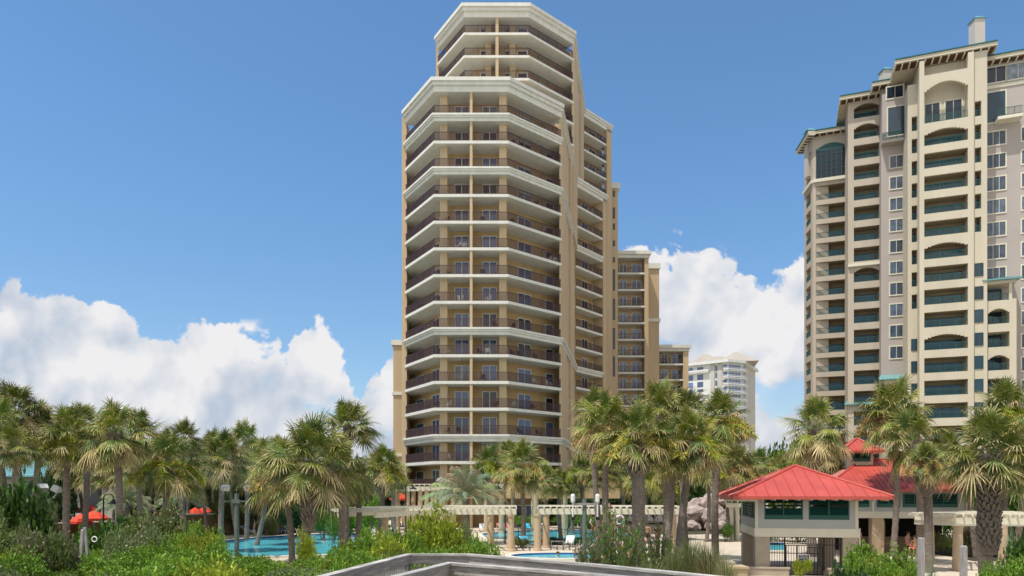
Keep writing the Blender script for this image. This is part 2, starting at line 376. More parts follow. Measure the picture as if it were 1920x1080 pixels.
def railing(root, pl, z, name='balcony_railing', m='rail_brown', h=1.05, sp=0.125, bw=0.042, ends=True):
    r_ = MB(); pl = [Vector(p[:2]) for p in pl]
    for a, b in zip(pl, pl[1:]):
        L = (b - a).length
        r_.seg(a, b, -0.03, 0.03, z + h - 0.06, z + h); r_.seg(a, b, -0.02, 0.02, z + 0.08, z + 0.13)
        n = max(1, int(L / sp))
        for i in range(n + 1):
            s_ = L * i / n; hw = bw / 2 if i % 14 else 0.04
            s0, s1 = max(0, s_ - hw), min(L, s_ + hw)
            d = (b - a) / L; nn = Vector((-d.y, d.x))
            q0, q1 = a + d * s0, a + d * s1
            for t in (0.015,):
                v0 = [(q0.x - nn.x * t, q0.y - nn.y * t), (q1.x - nn.x * t, q1.y - nn.y * t), (q1.x + nn.x * t, q1.y + nn.y * t), (q0.x + nn.x * t, q0.y + nn.y * t)]
            vs = [(x, y, z + 0.02) for x, y in v0] + [(x, y, z + h - 0.05) for x, y in v0]
            r_.add(vs, [(0, 1, 5, 4), (1, 2, 6, 5), (2, 3, 7, 6), (3, 0, 4, 7)])
    return r_.build(name, m, root)
def slab(root, outer, inner, z, thick=False, name='balcony_slab'):
    """floor slab between the outer polyline and inner polyline; thick slabs carry a stepped cornice"""
    s_ = MB(); st = [(0.0, 0.33, 0.0)] if not thick else [(0.0, 0.22, 0.26), (0.22, 0.22, 0.14), (0.44, 0.36, 0.0)]
    for dz, hh, ov in st:
        o_ = offset_line(outer, -ov) if ov else [Vector(p[:2]) for p in outer]
        for i in range(len(outer) - 1):
            q = [o_[i], o_[i + 1], Vector(inner[i + 1][:2]), Vector(inner[i][:2])]
            s_.prism([(k.x, k.y) for k in q], z - dz - hh, z - dz)
    return s_.build(name, 'stucco_cream', root)

T = thing('condominium_tower', 'tall tan stepped condominium tower with white curved balcony slabs and brown railings, centre of view', 'building', (0, 95, 0))
A_, B_, C_, D_ = (-13.1, 88.1), (-8.8, 81), (-0.4, 81), (6.0, 86.7)
low = [A_, B_, C_, D_]; lw = offset_line(low, 2.6)
lw[0] = lw[0] - (lw[1] - lw[0]).normalized() * 5.0; lw[3] = lw[3] + (lw[3] - lw[2]).normalized() * 2.3
M1, M2 = Vector((9.5, 106.7)), Vector((14.9, 113.4))
wi = MB()
lwp = [(p.x, p.y) for p in lw]
mi = offset_line([M1, M2], 2.0)
# the front block with its set-back wall line
wi.prism([lwp[0], lwp[1], lwp[2], lwp[3], (7.6, 99), (mi[0].x, mi[0].y), (mi[1].x, mi[1].y), (14.9, 126), (-15.0, 126), (-13.5, 96)], 0, 49.6)
wi.build('wall', 'stucco_shaded', T)
# side wall fins that close the balconies
fn = MB()
sd_ = [Vector(D_), M1]
fn.seg(D_, M1, 0.0, 0.3, 0, 50.1, 0.0, 3.2)
for a, b, dd in ((3.2, 6.0, 0.0), (6.25, 11.5, 0.28), (11.8, 15.2, 0.0), (15.5, (M1 - Vector(D_)).length, 0.22)):
    fn.seg(D_, M1, dd, 1.2, 0, 50.1, a, b)
fn.seg((A_[0] - 0.1, A_[1] + 0.15), (A_[0] - 0.45, A_[1] + 8.5), -0.3, 0.3, 0, 50.1)
fn.seg(M2, (M2.x, M2.y + 8), 0.0, 0.8, 0, 50.1)
# pilaster right end of middle block
L2 = (M2 - M1).length; a0 = along(1131, M1, M2)
fn.seg(M1, M2, 0, 2.2, 0, 49.9, a0, L2)
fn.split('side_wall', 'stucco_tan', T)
# mouldings that run back along the side wall
for k in (14, 11, 5, 1):
    mo = MB(); z = zk(k) + (0.55 if k == 14 else 0)
    for dz, hh, ov in ((0, 0.22, -0.26), (0.22, 0.22, -0.14), (0.44, 0.3, -0.02)): mo.seg(D_, M1, ov, 0.3, z - dz - hh, z - dz)
    mo.build('cornice', 'stucco_cream', T)
# columns on the balcony edge and the party wall between flats
co = MB(); dv = MB()
for px, y in ((832.5, 82.2), (943, 82.2)):
    x = px_x(px, y); co.box(x - 0.42, x + 0.42, y - 0.42, y + 0.42, 0, 49.5)
xd = px_x(883.5, 81.3); dv.box(xd - 0.15, xd + 0.15, 81.06, 83.7, 0, 49.5)
co.split('column', 'stucco_tan', T); dv.split('party_wall', 'stucco_tan', T)
W0, W1_, W2_, W3_ = lw
for k in range(-1, 14):
    z = zk(k); thick = k in (13, 11, 5, 1)
    slab(T, low, lw, z, thick)
    rl = offset_line(low, 0.12)
    railing(T, [rl[0], rl[1], rl[2], rl[3]], z)
    gm = 'glass_dark' if k > 8 else 'glass_blue'
    a = along(781, W0, W1_); b = along(796, W0, W1_); door(T, 'balcony_door', W0, W1_, a, abs(b - a), z, 2.1, 1, gm)
    a = along(811, W0, W1_); b = along(825, W0, W1_); door(T, 'sliding_door', W0, W1_, a, abs(b - a), z, 2.2, 2, gm)
    a = along(852, W1_, W2_); door(T, 'sliding_door', W1_, W2_, a, 1.75, z, 2.2, 2, gm)
    a = along(904, W1_, W2_); door(T, 'sliding_door', W1_, W2_, a, 1.75, z, 2.2, 2, gm)
    a = along(970, W2_, W3_); b = along(995, W2_, W3_); door(T, 'sliding_door', W2_, W3_, a, b - a, z, 2.2, 2, gm)
    a = along(1022, W2_, W3_); b = along(1037, W2_, W3_); door(T, 'balcony_door', W2_, W3_, a, b - a, z, 2.1, 1, gm)
# roof terrace of front block
def roof(root, pl, inner, z0, z1, name='roof', ov=0.45):
    r_ = MB(); hs = (z1 - z0)
    for f0, f1, o in ((0, 0.45, 0.0), (0.45, 0.72, ov * 0.55), (0.72, 1.0, ov)):
        oo = offset_line(pl, -o)
        for i in range(len(pl) - 1):
            q = [oo[i], oo[i + 1], Vector(inner[i + 1][:2]), Vector(inner[i][:2])]
            r_.prism([(k.x, k.y) for k in q], z0 + hs * f0, z0 + hs * f1)
    return r_.build(name, 'stucco_cream', root)
roof(T, low, offset_line(low, 5), 49.15, 50.6)
# ------------------------------ upper block
up = [(-10.57, 101.9), (-6.33, 95), (2.25, 95), (8.66, 100.8)]; uw = offset_line(up, 2.6)
uw[0] = uw[0] - (uw[1] - uw[0]).normalized() * 5.0; uw[3] = uw[3] + (uw[3] - uw[2]).normalized() * 2.3
N1, N2 = Vector((12.1, 121.1)), Vector((17.6, 127.0)); ni = offset_line([N1, N2], 2.0)
wu = MB()
wu.prism([(p.x, p.y) for p in uw] + [(10.6, 116), (ni[0].x, ni[0].y), (ni[1].x, ni[1].y), (17.6, 140), (-11.5, 140), (-10.9, 108)], 48, 67.4)
wu.build('wall', 'stucco_shaded', T)
fu = MB()
fu.seg(up[3], N1, 0, 0.3, 40, 67.6, 0, 3.2)
for a, b, dd in ((3.2, 7, 0), (7.3, 13.5, 0.3), (13.8, None, 0.0)): fu.seg(up[3], N1, dd, 1.2, 40, 67.6, a, b)
fu.seg((-10.8, 102.2), (-11.4, 109), -0.4, 0, 46, 67.6)
LN = (N2 - N1).length; a0 = along(1138, N1, N2); fu.seg(N1, N2, 0, 0.7, 0, 67.5, a0, LN)
fu.split('side_wall', 'stucco_tan', T)
mo = MB()
for dz, hh, ov in ((0, 0.25, -0.3), (0.25, 0.3, -0.15), (0.55, 0.4, -0.02)): mo.seg(up[3], N1, ov, 0.3, 68.3 - dz - hh, 68.3 - dz)
mo.build('cornice', 'stucco_cream', T)
dv = MB(); xd = px_x(932, 95.3); dv.box(xd - 0.2, xd + 0.2, 95.06, 97.7, 46, 67.4)
for px in (916, 961): x = px_x(px, 97.2); dv.box(x - 0.4, x + 0.4, 96.7, 97.6, 46, 67.4)
dv.split('party_wall', 'stucco_tan', T)
for k in range(15, 20):
    z = zk(k); slab(T, up, uw, z)
    rl = offset_line(up, 0.12); railing(T, rl, z)
    for px, i, wd, pn, nm in ((847, 0, 1.3, 1, 'balcony_door'), (900, 1, 1.6, 2, 'sliding_door'), (946, 1, 1.5, 2, 'sliding_door'), (970, 1, 1.4, 1, 'balcony_door'), (1010, 2, 1.8, 2, 'sliding_door'), (1050, 2, 1.1, 1, 'balcony_door')):
        door(T, nm, uw[i], uw[i + 1], along(px, uw[i], uw[i + 1]), wd, z, 2.15, pn, 'glass_dark')
roof(T, up, offset_line(up, 6), 66.7, 68.3, ov=0.5)
rc = MB(); rc.prism([(-6, 101), (2, 101), (9, 112), (12, 122), (-8, 136), (-10.5, 108)], 67.4, 67.8); rc.build('roof_deck', 'stucco_cream', T)
# ------------------------------ stepped wings on the right
def wing(p0, p1, ks, pxa, pxb, sliders, topz, ov=0.35, depth=2.0, thick=(), gm='glass_dark', rail=True, topk=None):
    a, b = along(pxa, p0, p1), along(pxb, p0, p1); d = (Vector(p1) - Vector(p0)).normalized()
    q0, q1 = Vector(p0) + d * a, Vector(p0) + d * b; inn = offset_line([q0, q1], depth)
    for k in ks:
        z = zk(k); slab(T, [q0, q1], inn, z, k in thick)
        railing(T, offset_line([q0, q1], 0.1), z, sp=0.14)
        for px, wd in sliders: door(T, 'patio_door', inn[0], inn[1], along(px, inn[0], inn[1]), wd, z, 2.15, 2, gm)
    roof(T, [p0, p1], offset_line([p0, p1], depth), topz - 1.25, topz, ov=ov)
wing(M1, M2, range(-1, 14), 1081, 1130, ((1090, 1.7), (1110, 1.5)), 50.6, thick=(11, 5, 1))
wing(N1, N2, range(12, 20), 1095, 1137, ((1103, 2.0), (1122, 1.6)), 68.4)
# narrow wall behind with small windows
wq = MB(); wq.box(17.4, px_x(1158.5, 129), 129, 145, 0, 58.2); wq.build('wall', 'stucco_tan', T)
rf = MB(); rf.box(17.2, px_x(1158.5, 129) + 0.35, 128.7, 145.2, 58.2, 59.2); rf.build('roof', 'stucco_cream', T)
for y0, y1 in ((358, 369), (389, 410), (419, 431), (451, 462), (482, 492), (505, 545), (560, 600), (615, 655), (668, 706)):
    wn = MB(); x0 = px_x(1149, 129); wn.box(x0, x0 + 0.42, 128.97, 129.1, py_z(y1, 129), py_z(y0, 129)); wn.build('window', 'glass_dark', T)
def flat_wing(x0, x1, d, ks, opx, sliders, topz, pil, back=20):
    b_ = MB(); b_.box(x0, x1, d + 2.0, d + back, 0, topz - 0.6); b_.build('wall', 'stucco_tan', T)
    s_ = MB(); s_.box(x0, opx[0], d, d + 2.0, 0, topz - 1.0); s_.box(opx[1], x1, d, d + 2.0, 0, topz - 1.0); s_.split('side_wall', 'stucco_tan', T)
    for k in ks:
        z = zk(k); sl = MB(); sl.box(opx[0], opx[1], d + 0.0, d + 2.0, z - 0.3, z); sl.build('balcony_slab', 'stucco_cream', T)
        railing(T, [(opx[0], d + 0.1), (opx[1], d + 0.1)], z, sp=0.14)
        for px, wd in sliders: door(T, 'patio_door', (x0, d + 2.0), (x1, d + 2.0), px_x(px, d + 2.0) - x0, wd, z, 2.15, 2, 'glass_blue')
    r_ = MB(); r_.box(x0 - 0.15, x1 + 0.15, d - 0.15, d + back, topz - 1.2, topz - 0.6); r_.box(x0 - 0.45, x1 + 0.45, d - 0.45, d + back, topz - 0.6, topz); r_.build('roof', 'stucco_cream', T)
d4 = 130.5
flat_wing(px_x(1155, d4), px_x(1216, d4), d4, range(0, 13), (px_x(1157.5, d4), px_x(1208.5, d4)), ((1161, 1.4), (1184, 1.8)), 47.5, 0)
b_ = MB(); b_.box(px_x(1214, 136), px_x(1236, 136), 136, 150, 0, 46); b_.build('wall', 'stucco_tan', T)
b_ = MB(); b_.box(px_x(1212, 136), px_x(1238, 136), 135.7, 150, 46, 47); b_.box(px_x(1212, 136), px_x(1238, 136), 135.8, 137, 36.0, 36.6); b_.split('cornice', 'stucco_cream', T)
d5 = 139
flat_wing(px_x(1233, d5), px_x(1291, d5), d5, range(0, 8), (px_x(1236, d5), px_x(1281, d5)), ((1239, 1.3), (1259, 1.9)), 32.2, 0)
# wing seen past the left edge
b_ = MB(); b_.box(-16.0, -13.0, 97, 120, 0, 23.8); b_.build('wall', 'stucco_tan', T)
b_ = MB(); b_.box(-16.25, -12.9, 96.8, 120, 23.8, 24.5)
for y in (738, 853): b_.box(-16.15, -12.95, 96.85, 98, py_z(y, 97) - 0.2, py_z(y, 97) + 0.2)
b_.split('cornice', 'stucco_cream', T)
# ground floor
gf = MB(); gf.seg(W0, W1_, -0.03, 0.0, 0, 4.2); gf.box(-9, 12, 80.0, 81.2, 3.4, 4.55); gf.build('lower_wall', 'stucco_tan_low', T)
for px, wd in ((800, 2.4), (955, 1.6), (985, 2.6), (1045, 2.4)):
    door(T, 'entrance_door', W1_, W2_, along(px, W1_, W2_), wd, 0.0, 2.6, 2, 'glass_dark')

# patio chairs left out on the balconies
def chair_mesh():
    c_ = MB()
    for sx in (-0.24, 0.24):
        c_.tube((sx, -0.25, 0), (sx, -0.22, 0.62), 0.02); c_.tube((sx, 0.25, 0), (sx, 0.3, 0.9), 0.02); c_.tube((sx, -0.24, 0.62), (sx, 0.27, 0.64), 0.02)
    c_.box(-0.23, 0.23, -0.24, 0.24, 0.40, 0.44); c_.seg((-0.23, 0.24), (0.23, 0.24), 0, 0.05, 0.42, 0.92)
    return c_
cmesh = chair_mesh().mesh('balcony_chair', 'rail_brown'); cwhite = chair_mesh().mesh('balcony_chair', 'white_plastic')
random.seed(5)
for px, k, m_ in tuple((random.choice((800, 818, 840, 862, 905, 915, 930, 960, 975, 1005, 1030)), random.randint(0, 12), int(random.random() < .3)) for _ in range(34)) + ((818, 9, 0), (790, 9, 0), (818, 8, 0), (820, 7, 0), (822, 10, 0), (820, 6, 0), (960, 9, 0), (962, 4, 0), (1030, 5, 0), (900, 4, 0), (905, 3, 0), (838, 1, 0), (1000, 2, 0), (1025, 9, 0), (858, 8, 1), (870, 8, 1), (800, 2, 0), (1040, 8, 1), (975, 1, 0), (1010, 1, 0)):
    y = 82.0 if 830 < px < 945 else 85.0
    if px > 990: y = 86.2
    seg_ = (low[0], low[1]) if px < 830 else ((low[1], low[2]) if px < 945 else (low[2], low[3]))
    il = offset_line(seg_, 0.9); d = (il[1] - il[0]).normalized(); q = il[0] + d * along(px, *il)
    o = link('balcony_chair', cwhite if m_ else cmesh, None, (q.x, q.y, zk(k))); o.rotation_euler[2] = random.uniform(-1.2, 1.2)
    tag(o, ('small white chair on a balcony of the central tower' if m_ else 'small dark patio chair behind a brown railing of the central tower'), 'chair', 'chairs on the central tower balconies')
# ================================================================== beige tower on the right
TH = R(21); RU = Vector((math.cos(TH), -math.sin(TH))); RN = Vector((math.sin(TH), math.cos(TH)))
BT = thing('balcony_tower', 'beige and cream high-rise with teal railings, arched loggias and deep eaves at the right edge', 'building', (58, 104, 0))
FB = 3.03
def lev(j): return 50.2 - FB * j
def bay_line(px, d, px2):
    p0 = Vector((px_x(px, d), d)); L = along(px2, p0, p0 + RU * 10); return p0, p0 + RU * L, L
def loggia(px, d, px2, opx, js, wallm, zt, depth=2.0, hh=2.0, arches=(), railm=True, top_z=None, core=16, glassm='glass_teal', zb=0, win_w=None, cut=()):
    p0, p1, L = bay_line(px, d, px2); a, b = along(opx[0], p0, p1), along(opx[1], p0, p1)
    w_ = MB(); w_.seg(p0, p1, 0, depth + 0.02, zb, zt, 0, a); w_.seg(p0, p1, 0, depth + 0.02, zb, zt, b, L)
    lows = sorted([lev(j) for j in js]); prev = zb
    for z in lows:
        w_.seg(p0, p1, 0, depth, prev, z, a, b); prev = z + hh
    w_.seg(p0, p1, 0, depth, prev, zt, a, b)
    w_.seg(p0, p1, depth + .03, core, zb, zt, 0, L)
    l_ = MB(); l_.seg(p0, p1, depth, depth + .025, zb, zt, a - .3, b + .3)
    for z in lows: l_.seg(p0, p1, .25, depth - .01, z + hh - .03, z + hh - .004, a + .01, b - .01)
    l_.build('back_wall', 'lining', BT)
    d = (p1 - p0).normalized(); nn = Vector((-d.y, d.x))
    for j in arches:        # segmental arch head fills the corners of the opening
        z = lev(j); n = 12; rise = 0.62
        for s0 in range(n):
            t0, t1 = s0 / n, (s0 + 1) / n
            f = lambda t: z + hh - rise * (2 * t - 1) ** 2
            x0, x1 = a + (b - a) * t0, a + (b - a) * t1; zm = (f(t0) + f(t1)) / 2
            if z + hh - zm > 0.03: w_.seg(p0, p1, 0.0, 0.35, zm, z + hh + 0.02, x0, x1)
    w_.build('wall', wallm, BT)
    for j in js:
        z = lev(j); q0, q1 = p0 + d * (a + 0.02), p0 + d * (b - 0.02)
        if railm: railing(BT, [q0 + nn * 0.15, q1 + nn * 0.15], z - 0.03, m='teal_rail', sp=0.13, bw=0.035, h=0.95)
        g_ = MB(); g_.seg(q0, q1, depth - 0.04, depth - 0.005, z - 0.02, z + min(hh, 1.55), (b - a) * (0.06 if b - a > 2.5 else 0), (b - a) * (0.93 if b - a > 2.5 else 1))
        gl = g_.build('glass_door', glassm, BT)
        if b - a > 2.5:
            f_ = MB(); n = 4 if b - a > 3.5 else 2
            for i in range(n + 1): x = (b - a) * (0.06 + 0.87 * i / n) - 0.02; f_.seg(q0, q1, depth - 0.08, depth - 0.03, z, z + min(hh, 1.55), x - 0.03, x + 0.03)
            for zz in (z, z + min(hh, 1.55) - .06): f_.seg(q0, q1, depth - 0.085, depth - 0.032, zz, zz + .06, (b - a) * .06, (b - a) * .93)
            fr = link('frame', f_.mesh('frame', 'teal_rail'), gl)
            fr.data.transform(Matrix.Translation(-BT.location))
    return p0, p1, a, b
def win(p0, p1, a, b, z0, z1, fr='trim_cream', gm='glass_window', fw=0.16, mull=2, root=None, name='window'):
    root = root or BT
    f_ = MB()
    f_.seg(p0, p1, -0.06, 0.03, z0 - fw, z1 + fw, a - fw, a); f_.seg(p0, p1, -0.06, 0.03, z0 - fw, z1 + fw, b, b + fw)
    f_.seg(p0, p1, -0.06, 0.03, z1, z1 + fw, a, b); f_.seg(p0, p1, -0.09, 0.03, z0 - fw, z0, a, b)
    for i in range(1, mull): x = a + (b - a) * i / mull; f_.seg(p0, p1, -0.035, 0.03, z0, z1, x - 0.03, x + 0.03)
    o = f_.build(name, fr, root)
    g_ = MB(); g_.seg(p0, p1, -0.015, 0.03, z0, z1, a, b); pn = link('pane', g_.mesh('pane', gm), o); pn.data.transform(Matrix.Translation(-root.location)); return o
def eave(p0, p1, z, ov=1.1, ret=True, back=10, name='roof'):
    """deep eaves: fascia, boarded soffit with brown panels between brackets, thin teal edge"""
    d = (p1 - p0).normalized(); L = (p1 - p0).length; q0 = p0 - d * (ov if ret else 0); q1 = p1 + d * ov; LL = (q1 - q0).length
    r_ = MB(); r_.seg(q0, q1, -ov, back, z - 0.02, z + 0.45); o = r_.build(name, 'cream_wall', BT)
    for nm, m_, f in (('roof_edge', 'teal_metal', lambda s_: s_.seg(q0, q1, -ov - 0.12, back, z + 0.47, z + 0.60)),
                      ('soffit', 'dark_brown', lambda s_: s_.seg(q0, q1, -ov + 0.3, 0.3, z - 0.07, z - 0.03, 0.25, LL - 0.25))):
        s_ = MB(); f(s_); c_ = link(nm, s_.mesh(nm, m_), o); c_.data.transform(Matrix.Translation(-BT.location))
    n = int(LL / 0.9)
    for i in range(n + 1):
        s_ = MB(); x = LL * i / n; s_.seg(q0, q1, -ov + 0.15, 0.1, z - 0.2, z - 0.05, max(0, x - 0.09), min(LL, x + 0.09))
        c_ = link('bracket', s_.mesh('bracket', 'trim_cream'), o); c_.data.transform(Matrix.Translation(-BT.location))
def cap_roof(p0, p1, z, ov=0.5, depth=1.6, rise=0.7):
    d = (p1 - p0).normalized(); nn = Vector((-d.y, d.x)); a = p0 - d * ov - nn * ov; b = p1 + d * ov - nn * ov; c = p1 + d * ov * .2 + nn * depth; e = p0 - d * ov * .2 + nn * depth
    r_ = MB(); r_.add([(a.x, a.y, z), (b.x, b.y, z), (c.x, c.y, z + rise), (e.x, e.y, z + rise), (a.x, a.y, z - 0.12), (b.x, b.y, z - 0.12), (c.x, c.y, z - 0.12), (e.x, e.y, z - 0.12)],
          [(0, 1, 2, 3), (4, 7, 6, 5), (0, 4, 5, 1), (1, 5, 6, 2), (3, 2, 6, 7), (0, 3, 7, 4)])
    L = (b - a).length; n = int(L / 0.5)
    for i in range(n + 1):
        t = i / n; s0 = a.lerp(b, t); s1 = e.lerp(c, t); r_.tube((s0.x, s0.y, z + 0.03), (s1.x, s1.y, z + rise + 0.03), 0.03, n=4)
    return r_.build('canopy_roof', 'teal_roof', BT)
# chamfered corner, leftmost
c0 = Vector((px_x(1508, 119), 119.0)); c1 = Vector((px_x(1524, 114.4), 114.4)); Lc = (c1 - c0).length
js1 = range(0, 17)
w_ = MB(); a, b = 0.8, Lc - 1.1; prev = 0
w_.seg(c0, c1, 0, 1.5, 0, 60.4, 0, a); w_.seg(c0, c1, 0, 1.5, 0, 60.4, b, Lc)
for j in sorted(js1, reverse=True):
    w_.seg(c0, c1, 0, 1.5, prev, lev(j), a, b); prev = lev(j) + 2.1
w_.seg(c0, c1, 0, 1.5, prev, 53.4, a, b); w_.seg(c0, c1, 0, 1.5, 58.6, 60.4, a, b); w_.seg(c0, c1, 1.5, 2.4, 0, 60.4)
w_.build('wall', 'beige_wall', BT)
for j in js1:
    railing(BT, offset_line([c0 + (c1 - c0) * (a / Lc), c0 + (c1 - c0) * (b / Lc)], 0.12), lev(j), m='teal_rail', sp=0.14, bw=0.035, h=0.95)
p0, p1, a, b = loggia(1524, 114.4, 1590, (1530, 1588), js1, 'beige_wall', 60.4, hh=2.25)
# the tall arched corner window at the top of the left bay
g_ = MB(); g_.seg(p0, p1, -0.02, 0.1, 53.6, 57.9, a, b); o = g_.build('arched_window', 'glass_dark', BT)
f_ = MB()
for i in range(7): x = a + (b - a) * i / 6; f_.seg(p0, p1, -0.08, -0.02, 53.6, 57.9, max(a, x - 0.04), min(b, x + 0.04))
for z in (54.9, 56.2, 57.2): f_.seg(p0, p1, -0.07, -0.02, z, z + 0.07, a, b)
n = 12
for i in range(n):
    t = (i + .5) / n; f_.seg(p0, p1, -0.07, 0.1, 57.9, 58.1 + 0.9 * (1 - (2 * t - 1) ** 2), a + (b - a) * i / n, a + (b - a) * (i + 1) / n)
f_.build('window_frame', 'teal_rail', BT)
mo = MB(); mo.seg(p0, p1, -0.3, 0, 53.0, 53.5); mo.seg(c0, c1, -0.3, 0, 53.0, 53.5); mo.seg(p0, p1, -0.2, 0, 13.2, 13.7); mo.seg(c0, c1, -0.2, 0, 13.2, 13.7); mo.split('cornice', 'trim_cream', BT)
eave(p0, p1, 60.4, 0.9, ret=False); eave(c0, c1, 60.4, 1.0)
# second bay
p0, p1, a, b = loggia(1590, 107, 1652, (1601, 1649), range(-3, 16), 'beige_wall', 61.9, hh=2.05, arches=(-3, -2, 5, 13))
mo = MB(); mo.seg(p0, p1, -0.35, 0, lev(4) - 0.75, lev(4) - 0.35); mo.build('cornice', 'trim_cream', BT)
eave(p0, p1, 61.9, 1.2, ret=True, back=12)
cap_roof(p0, p0 + (p1 - p0) * 0.7, 17.0)
# third bay: flat mauve wall with framed windows, boxed out at the top
p0, p1, L = bay_line(1652, 103.6, 1706); w_ = MB(); w_.seg(p0, p1, 0, 14, 0, 61.9); w_.build('wall', 'mauve_wall', BT)
a, b = along(1669, p0, p1), along(1692.5, p0, p1)
for j in range(0, 10): win(p0, p1, a, b, lev(j) + 0.2, lev(j) + 1.85)
bx = MB(); bx.seg(p0, p1, -1.4, 0, 53.6, 60.5, 0, L); bx.build('bay_box', 'mauve_wall', BT)
q0, q1 = offset_line([p0, p1], -1.4)
win(q0, q1, along(1665, q0, q1), along(1699, q0, q1), 54.4, 58.4, gm='glass_teal', mull=1)
win(q0, q1, along(1663, q0, q1), along(1693, q0, q1), 59.7, 61.3, gm='glass_dark', mull=2)
railing(BT, offset_line([q0, q1], -0.1), 53.9, m='teal_rail', sp=0.13, bw=0.035)
eave(p0, p1, 62.0, 1.3, ret=True, back=12)
cp0, cp1 = offset_line([p0, p1], -1.3)
w_ = MB(); w_.seg(cp0, cp1, 0, 1.3, 0, 16.2, 0.1, 0.7); w_.seg(cp0, cp1, 0, 1.3, 0, 16.2, L - 0.8, L - 0.1)
for j in (11, 12, 13, 14, 15):
    w_.seg(cp0, cp1, 0, 1.3, lev(j) - 1.0, lev(j), 0.7, L - 0.8)
w_.seg(cp0, cp1, 0, 1.3, 19.4, 20.0, 0.1, L - 0.1); w_.seg(cp0, cp1, 0.2, 0.5, 16.2, 19.4, 0.2, 0.5); w_.seg(cp0, cp1, 0.2, 0.5, 16.2, 19.4, L - 0.6, L - 0.3)
w_.build('porch', 'cream_wall', BT); cap_roof(cp0, cp1, 20.0, 0.5, 1.3, 0.8)
for j in (11, 12, 13, 14, 15): win(p0, p1, 1.0, L - 1.1, lev(j), lev(j) + 1.9, gm='glass_teal', fr='teal_rail', fw=0.05)
# fourth: narrow pier with small openings
loggia(1702, 98.4, 1728, (1709.5, 1722), range(-1, 8), 'cream_wall', 59.6, hh=1.95, depth=1.2, core=14)
p0, p1, L = bay_line(1702, 98.4, 1728)
for j in range(9, 15): win(p0, p1, along(1709, p0, p1), along(1721.5, p0, p1), lev(j) + 0.4, lev(j) + 1.9, fr='teal_rail', fw=0.05, gm='glass_teal')
# fifth: the wide central loggia
p0, p1, a, b = loggia(1724, 96.3, 1826, (1733, 1815), range(0, 16), 'cream_wall', 53.2, hh=2.0, arches=(0, 5, 9))
w_ = MB()   # tall arched loggia under the roof terrace
L = (p1 - p0).length
w_.seg(p0, p1, 0, 2, 53.2, 61.6, 0, a); w_.seg(p0, p1, 0, 2, 53.2, 61.6, b, L); w_.seg(p0, p1, 2.0, 14, 53.2, 61.7, 0, L); w_.seg(p0, p1, 0, 0.5, 58.4, 59.6, a, b)
for i in range(16):
    t0 = i / 16; t = (i + .5) / 16; w_.seg(p0, p1, 0, 0.5, 58.4 - 1.1 * (2 * t - 1) ** 2, 58.42, a + (b - a) * t0, a + (b - a) * (t0 + 1 / 16))
w_.build('wall', 'cream_wall', BT)
for x0, x1 in ((0.08, 0.42), (0.56, 0.93)):
    q0, q1 = offset_line([p0, p1], 2.0); win(q0, q1, a + (b - a) * x0, a + (b - a) * x1, 53.3, 56.6, gm='glass_dark', mull=2, name='glass_door')
nn = offset_line([p0, p1], 0.15); d = (p1 - p0).normalized()
railing(BT, [nn[0] + d * a, nn[0] + d * b], 53.2, m='teal_rail', sp=0.13, bw=0.035, h=1.0)
pc = MB()
for x in (a - 0.25, b + 0.25): pc.seg(p0, p1, 0.1, 0.5, 59.6, 61.7, x - 0.2, x + 0.2)
pc.split('pier', 'cream_wall', BT)
e0, e1, _ = bay_line(1700, 98.2, 1838); eave(e0, e1, 61.9, 1.6, ret=True, back=12)
# sixth: narrow pier with openings, then small windows
loggia(1824, 94.4, 1851, (1828, 1840), range(-1, 5), 'cream_wall', 61.7, hh=1.95, depth=1.2, core=14)
p0, p1, L = bay_line(1824, 94.4, 1851)
for j in range(6, 15): win(p0, p1, along(1828, p0, p1), along(1843, p0, p1), lev(j) + 0.3, lev(j) + 1.9, fr='teal_rail', fw=0.05, gm='glass_teal')
# seventh: set back mauve wall running out of frame
p0 = Vector((px_x(1847, 96.5), 96.5)); p1 = p0 + RU * 22; w_ = MB(); w_.seg(p0, p1, 0, 14, 0, 61.2); w_.build('wall', 'mauve_wall', BT)
a, b = along(1850.5, p0, p1), along(1885, p0, p1)
for j in range(0, 7): win(p0, p1, a, b, lev(j) + 0.15, lev(j) + 1.9, mull=3)
win(p0, p1, a, b, 53.4, 57.4, gm='glass_teal', mull=1); win(p0, p1, a, b, 58.7, 60.7, gm='glass_dark', mull=2)
win(p0, p1, along(1888, p0, p1), along(1930, p0, p1), 58.7, 60.7, gm='glass_curtain', mull=2)
for j in range(0, 15): win(p0, p1, along(1916, p0, p1), along(1940, p0, p1), lev(j) + 0.15, lev(j) + 1.9, mull=2)
mo = MB(); mo.seg(p0, p1, -0.12, 0, 57.9, 58.3); mo.build('cornice', 'trim_cream', BT)
eave(p0 - RU * 2, p1, 61.2, 1.3, ret=False, back=12)
bl = MB(); c0_ = p0 + RU * b; bl.seg(p0, p1, -1.6, 0, 53.0, 53.4, b - 1.2, b + 1.6); bl.build('balcony_slab', 'trim_cream', BT)
q = offset_line([p0 + RU * (b - 1.2), p0 + RU * (b + 1.6)], -1.5); railing(BT, q, 53.4, m='teal_rail', sp=0.13, bw=0.035)
